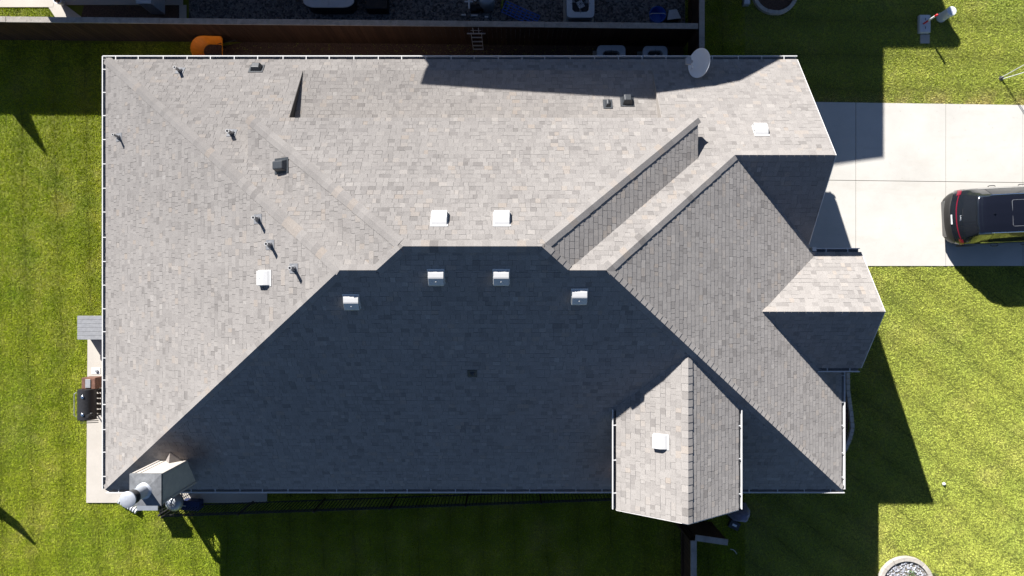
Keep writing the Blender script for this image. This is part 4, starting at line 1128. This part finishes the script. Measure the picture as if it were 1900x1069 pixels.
def cpatch(mb, xs, t0, t1, nt_, side, off):
    """lifted patch of the body surface"""
    vs = []; ts = np.linspace(t0, t1, nt_)
    for x in xs:
        for t in ts:
            e = .01
            p = Vector(csurf(x, t)); px_ = Vector(csurf(min(4.77, x+e), t))-Vector(csurf(max(.0, x-e), t)); pt_ = Vector(csurf(x, min(9, t+e)))-Vector(csurf(x, max(0, t-e)))
            n_ = px_.cross(pt_).normalized()
            if n_.z < -.2 or (n_.y < 0 and abs(n_.z) < .5 and t < 7): n_ = -n_
            if n_.z < 0 and t > 6: n_ = -n_
            p = p+n_*off
            vs.append((p.x, side*p.y, p.z))
    m_ = len(ts)
    fs = [(i*m_+j, (i+1)*m_+j, (i+1)*m_+j+1, i*m_+j+1) for i in range(len(xs)-1) for j in range(m_-1)]
    if side < 0: fs = [f[::-1] for f in fs]
    mb.add(vs, fs); return mb
car = thing('parked_car', 'dark blue grey suv with glass roof parked tail first on the driveway', 'car', (*at(1749.5, 406, .6), .03), math.radians(2.6))
body = MB(); xs = np.concatenate([np.linspace(0, .7, 22), np.linspace(.8, 4.78, 36)]); ts = np.linspace(0, 9, 28)
vs = []
full = [(-1, t) for t in ts]+[(1, t) for t in ts[::-1][1:]]
for x in xs:
    for s_, t in full:
        p = csurf(x, t); vs.append((p[0], s_*p[1], p[2]))
m_ = len(full)
body.add(vs, [(i*m_+j, i*m_+j+1, (i+1)*m_+j+1, (i+1)*m_+j) for i in range(len(xs)-1) for j in range(m_-1)]+[tuple(range(m_))[::-1], tuple(range((len(xs)-1)*m_, len(xs)*m_))])
bo_ = body.build('body', M_PAINT, car, smooth=True, ang=50)
def both(name, m, xs, t0, t1, nt_, off, merge=True, parent=car):
    if merge:
        b = MB(); cpatch(b, xs, t0, t1, nt_, 1, off); cpatch(b, xs, t0, t1, nt_, -1, off); return b.build(name, m, parent, smooth=True, ang=60)
    for s_ in (1, -1):
        b = MB(); cpatch(b, xs, t0, t1, nt_, s_, off); b.build(name, m, parent, smooth=True, ang=60)
both('bumper', M_LOWER, np.linspace(.005, .10, 8), 0.3, 9, 26, .012)
both('tail_lamp', M_LAMP, np.linspace(.165, .235, 6), 3.0, 5.6, 12, .010, False)
both('light_bar', M_LAMP, np.linspace(.195, .212, 4), 5.7, 9, 12, .008)
both('rear_window', M_CGLASS, np.linspace(.30, .475, 8), 6.2, 9, 12, .006)
both('glass_roof', M_ROOFGL, np.linspace(.53, 2.75, 20), 7.0, 9, 10, .006)
both('side_window', M_CGLASS, np.linspace(.95, 3.0, 16), 4.35, 6.0, 6, .006, False)
both('windscreen', M_CGLASS, np.linspace(2.9, 3.62, 8), 6.3, 9, 10, .006)
both('window_trim', M_CHROME, np.linspace(.72, 3.2, 18), 4.10, 4.28, 3, .008, False)
for s_ in (1, -1):
    b = MB(); b.tube([(lambda p: (p[0], s_*(p[1]), p[2]+.035))(csurf(x_, 6.35)) for x_ in np.linspace(.85, 2.9, 14)], .017, 8); b.build('roof_rail', M_CHROME, car, smooth=True)
both('lower_cladding', M_LOWER, np.linspace(.3, 4.5, 20), .05, 1.0, 4, .008, False)
b = MB()
def roof_pt(x, y, off=.012):
    s_ = csec(x); return (x, y, float(np.interp(abs(y), [q[0] for q in s_[::-1]][:4], [q[1] for q in s_[::-1]][:4]))+off)
fr = [(1.52,-.38),(1.56,-.42),(2.36,-.42),(2.40,-.38),(2.40,.38),(2.36,.42),(1.56,.42),(1.52,.38)]
b.tube([roof_pt(x, y) for x, y in fr], .007, 6, closed=True); b.build('sunroof_frame', M_FLANGE, car, smooth=True)
b = MB(); b.cbox((.165, .0, 0), (.005, .005, .005)) if False else None
pl_ = MB(); pl_.box(.100, .145, -.16, .16, .815, .835); pl_.xf(Matrix.Translation((0, -.06, .012))); pl_.build('number_plate', M_WHITE, car, bevel=.004)
for k in range(4):
    e = MB(); e.tube([(.262+.028*math.cos(t_)*.7, .036-k*.036-.02+.026*math.sin(t_), 1.075+.02*math.cos(t_)) for t_ in np.linspace(0, 2*math.pi, 16, endpoint=False)], .0055, 5, closed=True); e.build('badge_ring', M_CHROME, car, smooth=True)
an = MB(); an.add([(.92,-.012,1.69),(.92,.012,1.69),(1.02,.012,1.70),(1.02,-.012,1.70),(.94,0,1.755)], [(0,1,4),(1,2,4),(2,3,4),(3,0,4)]); an.build('antenna_fin', M_PAINT, car)
wp = MB(); wp.tube([(.30, -.02, 1.13), (.30, .24, 1.16)], .010, 6); wp.build('wiper', M_BLACK, car)
for x in (.95, 3.78):
    for s_ in (1, -1):
        w = MB(); w.lathe([(.20,-.11),(.345,-.11),(.365,-.08),(.365,.08),(.345,.11),(.20,.11)], (0,0,0), 28)
        w.xf(Matrix.Translation((x, s_*.84, .365)) @ Matrix.Rotation(math.pi/2, 4, 'X')); wo = w.build('wheel', M_RUBBER, car, smooth=True)
        r = MB(); r.lathe([(.21,-.05),(.22,.0),(.20,.10),(.05,.085),(0,.09)], (0,0,0), 20); r.xf(Matrix.Translation((x, s_*.85, .365)) @ Matrix.Rotation(-s_*math.pi/2, 4, 'X')); r.build('rim', M_GREYM, wo, smooth=True)
for s_ in (1, -1):
    m_ = MB(); m_.cbox((3.05, s_*1.03, 1.10), (.16, .22, .14)); m_.build('wing_mirror', M_PAINT, car, bevel=.04)
    for x in (1.35, 2.35):
        h = MB(); h.tube([(x, s_*.975, .86), (x+.05, s_*1.0, .87), (x+.20, s_*1.0, .87), (x+.25, s_*.975, .86)], .014, 6); h.build('door_handle', M_PAINT, car)

# ------------------------------------------------------------------ grass (one stuff object)
rng = np.random.default_rng(5)
N = 470000
x = rng.uniform(-18.6, 18.6, N); y = rng.uniform(-10.9, 10.6, N)
keep = np.ones(N, bool)
def cut(x0, x1, y0, y1):
    global keep
    keep &= ~((x > x0) & (x < x1) & (y > y0) & (y < y1))
cut(-11.9, 8.3, -5.7, 6.6); cut(8.2, 9.6, -5.7, .7)
jt = rng.normal(0, .018, N); keep &= ~((x > 7.9) & (y+jt > ys) & (y+jt < ny(x)))
cut(xa-.005, -11.9, yb-.005, yt+.005); cut(xa, xb+.005, yb-.005, -5.7)
cut(-15.4, 5.95, 8.40, 12); keep &= ~((x < -11) & (y > 9.66)); keep &= ~((x < -15.3) & (x > -16) & (y > 9.0)& (y > 9.7-(x+15.95)*1.5))
keep &= ~((x < -12) & (np.abs(y-8.58) < .05))
keep &= ~((x > -10.9+rng.normal(0,.6,N)) & (x < 5.9) & (y > 7.0) & (y < 8.45) & (rng.random(N) < .93))
keep &= ~((x > -8.4) & (x < 2.5) & (y > -6.95) & (y < -5.6) & (rng.random(N) < .85))
keep &= ~((x-cx_)**2+(y-cy_)**2 < .95**2); bx9, by9 = at(1438, -16, .1); keep &= ~((x-bx9)**2+(y-by9)**2 < .8**2)
keep &= ~((x > 9.9) & (x < 11.55) & (y > -5.5) & (y < -2.8))
x = x[keep]; y = y[keep]; N = len(x)
K = 5
xx = np.repeat(x, K)+rng.normal(0, .025, N*K); yy = np.repeat(y, K)+rng.normal(0, .025, N*K)
a = rng.uniform(0, 2*np.pi, N*K); lean = rng.uniform(.003, .030, N*K); hh = rng.uniform(.026, .044, N*K); wd = rng.uniform(.0045, .009, N*K)
la = rng.uniform(0, 2*np.pi, N*K)
co = np.zeros((N*K, 3, 3), np.float32)
co[:, 0, 0] = xx-np.cos(a)*wd; co[:, 0, 1] = yy-np.sin(a)*wd; co[:, 1, 0] = xx+np.cos(a)*wd; co[:, 1, 1] = yy+np.sin(a)*wd
co[:, 2, 0] = xx+np.cos(la)*lean; co[:, 2, 1] = yy+np.sin(la)*lean; co[:, 2, 2] = hh
me = bpy.data.meshes.new('grass'); me.vertices.add(N*K*3); me.vertices.foreach_set('co', co.ravel())
me.loops.add(N*K*3); me.loops.foreach_set('vertex_index', np.arange(N*K*3, dtype=np.int32))
me.polygons.add(N*K); me.polygons.foreach_set('loop_start', np.arange(0, N*K*3, 3, dtype=np.int32))
me.update(); me.validate(); me.materials.append(M_BLADE)
gr = bpy.data.objects.new('grass', me); COL.objects.link(gr); tag(gr, kind='stuff')
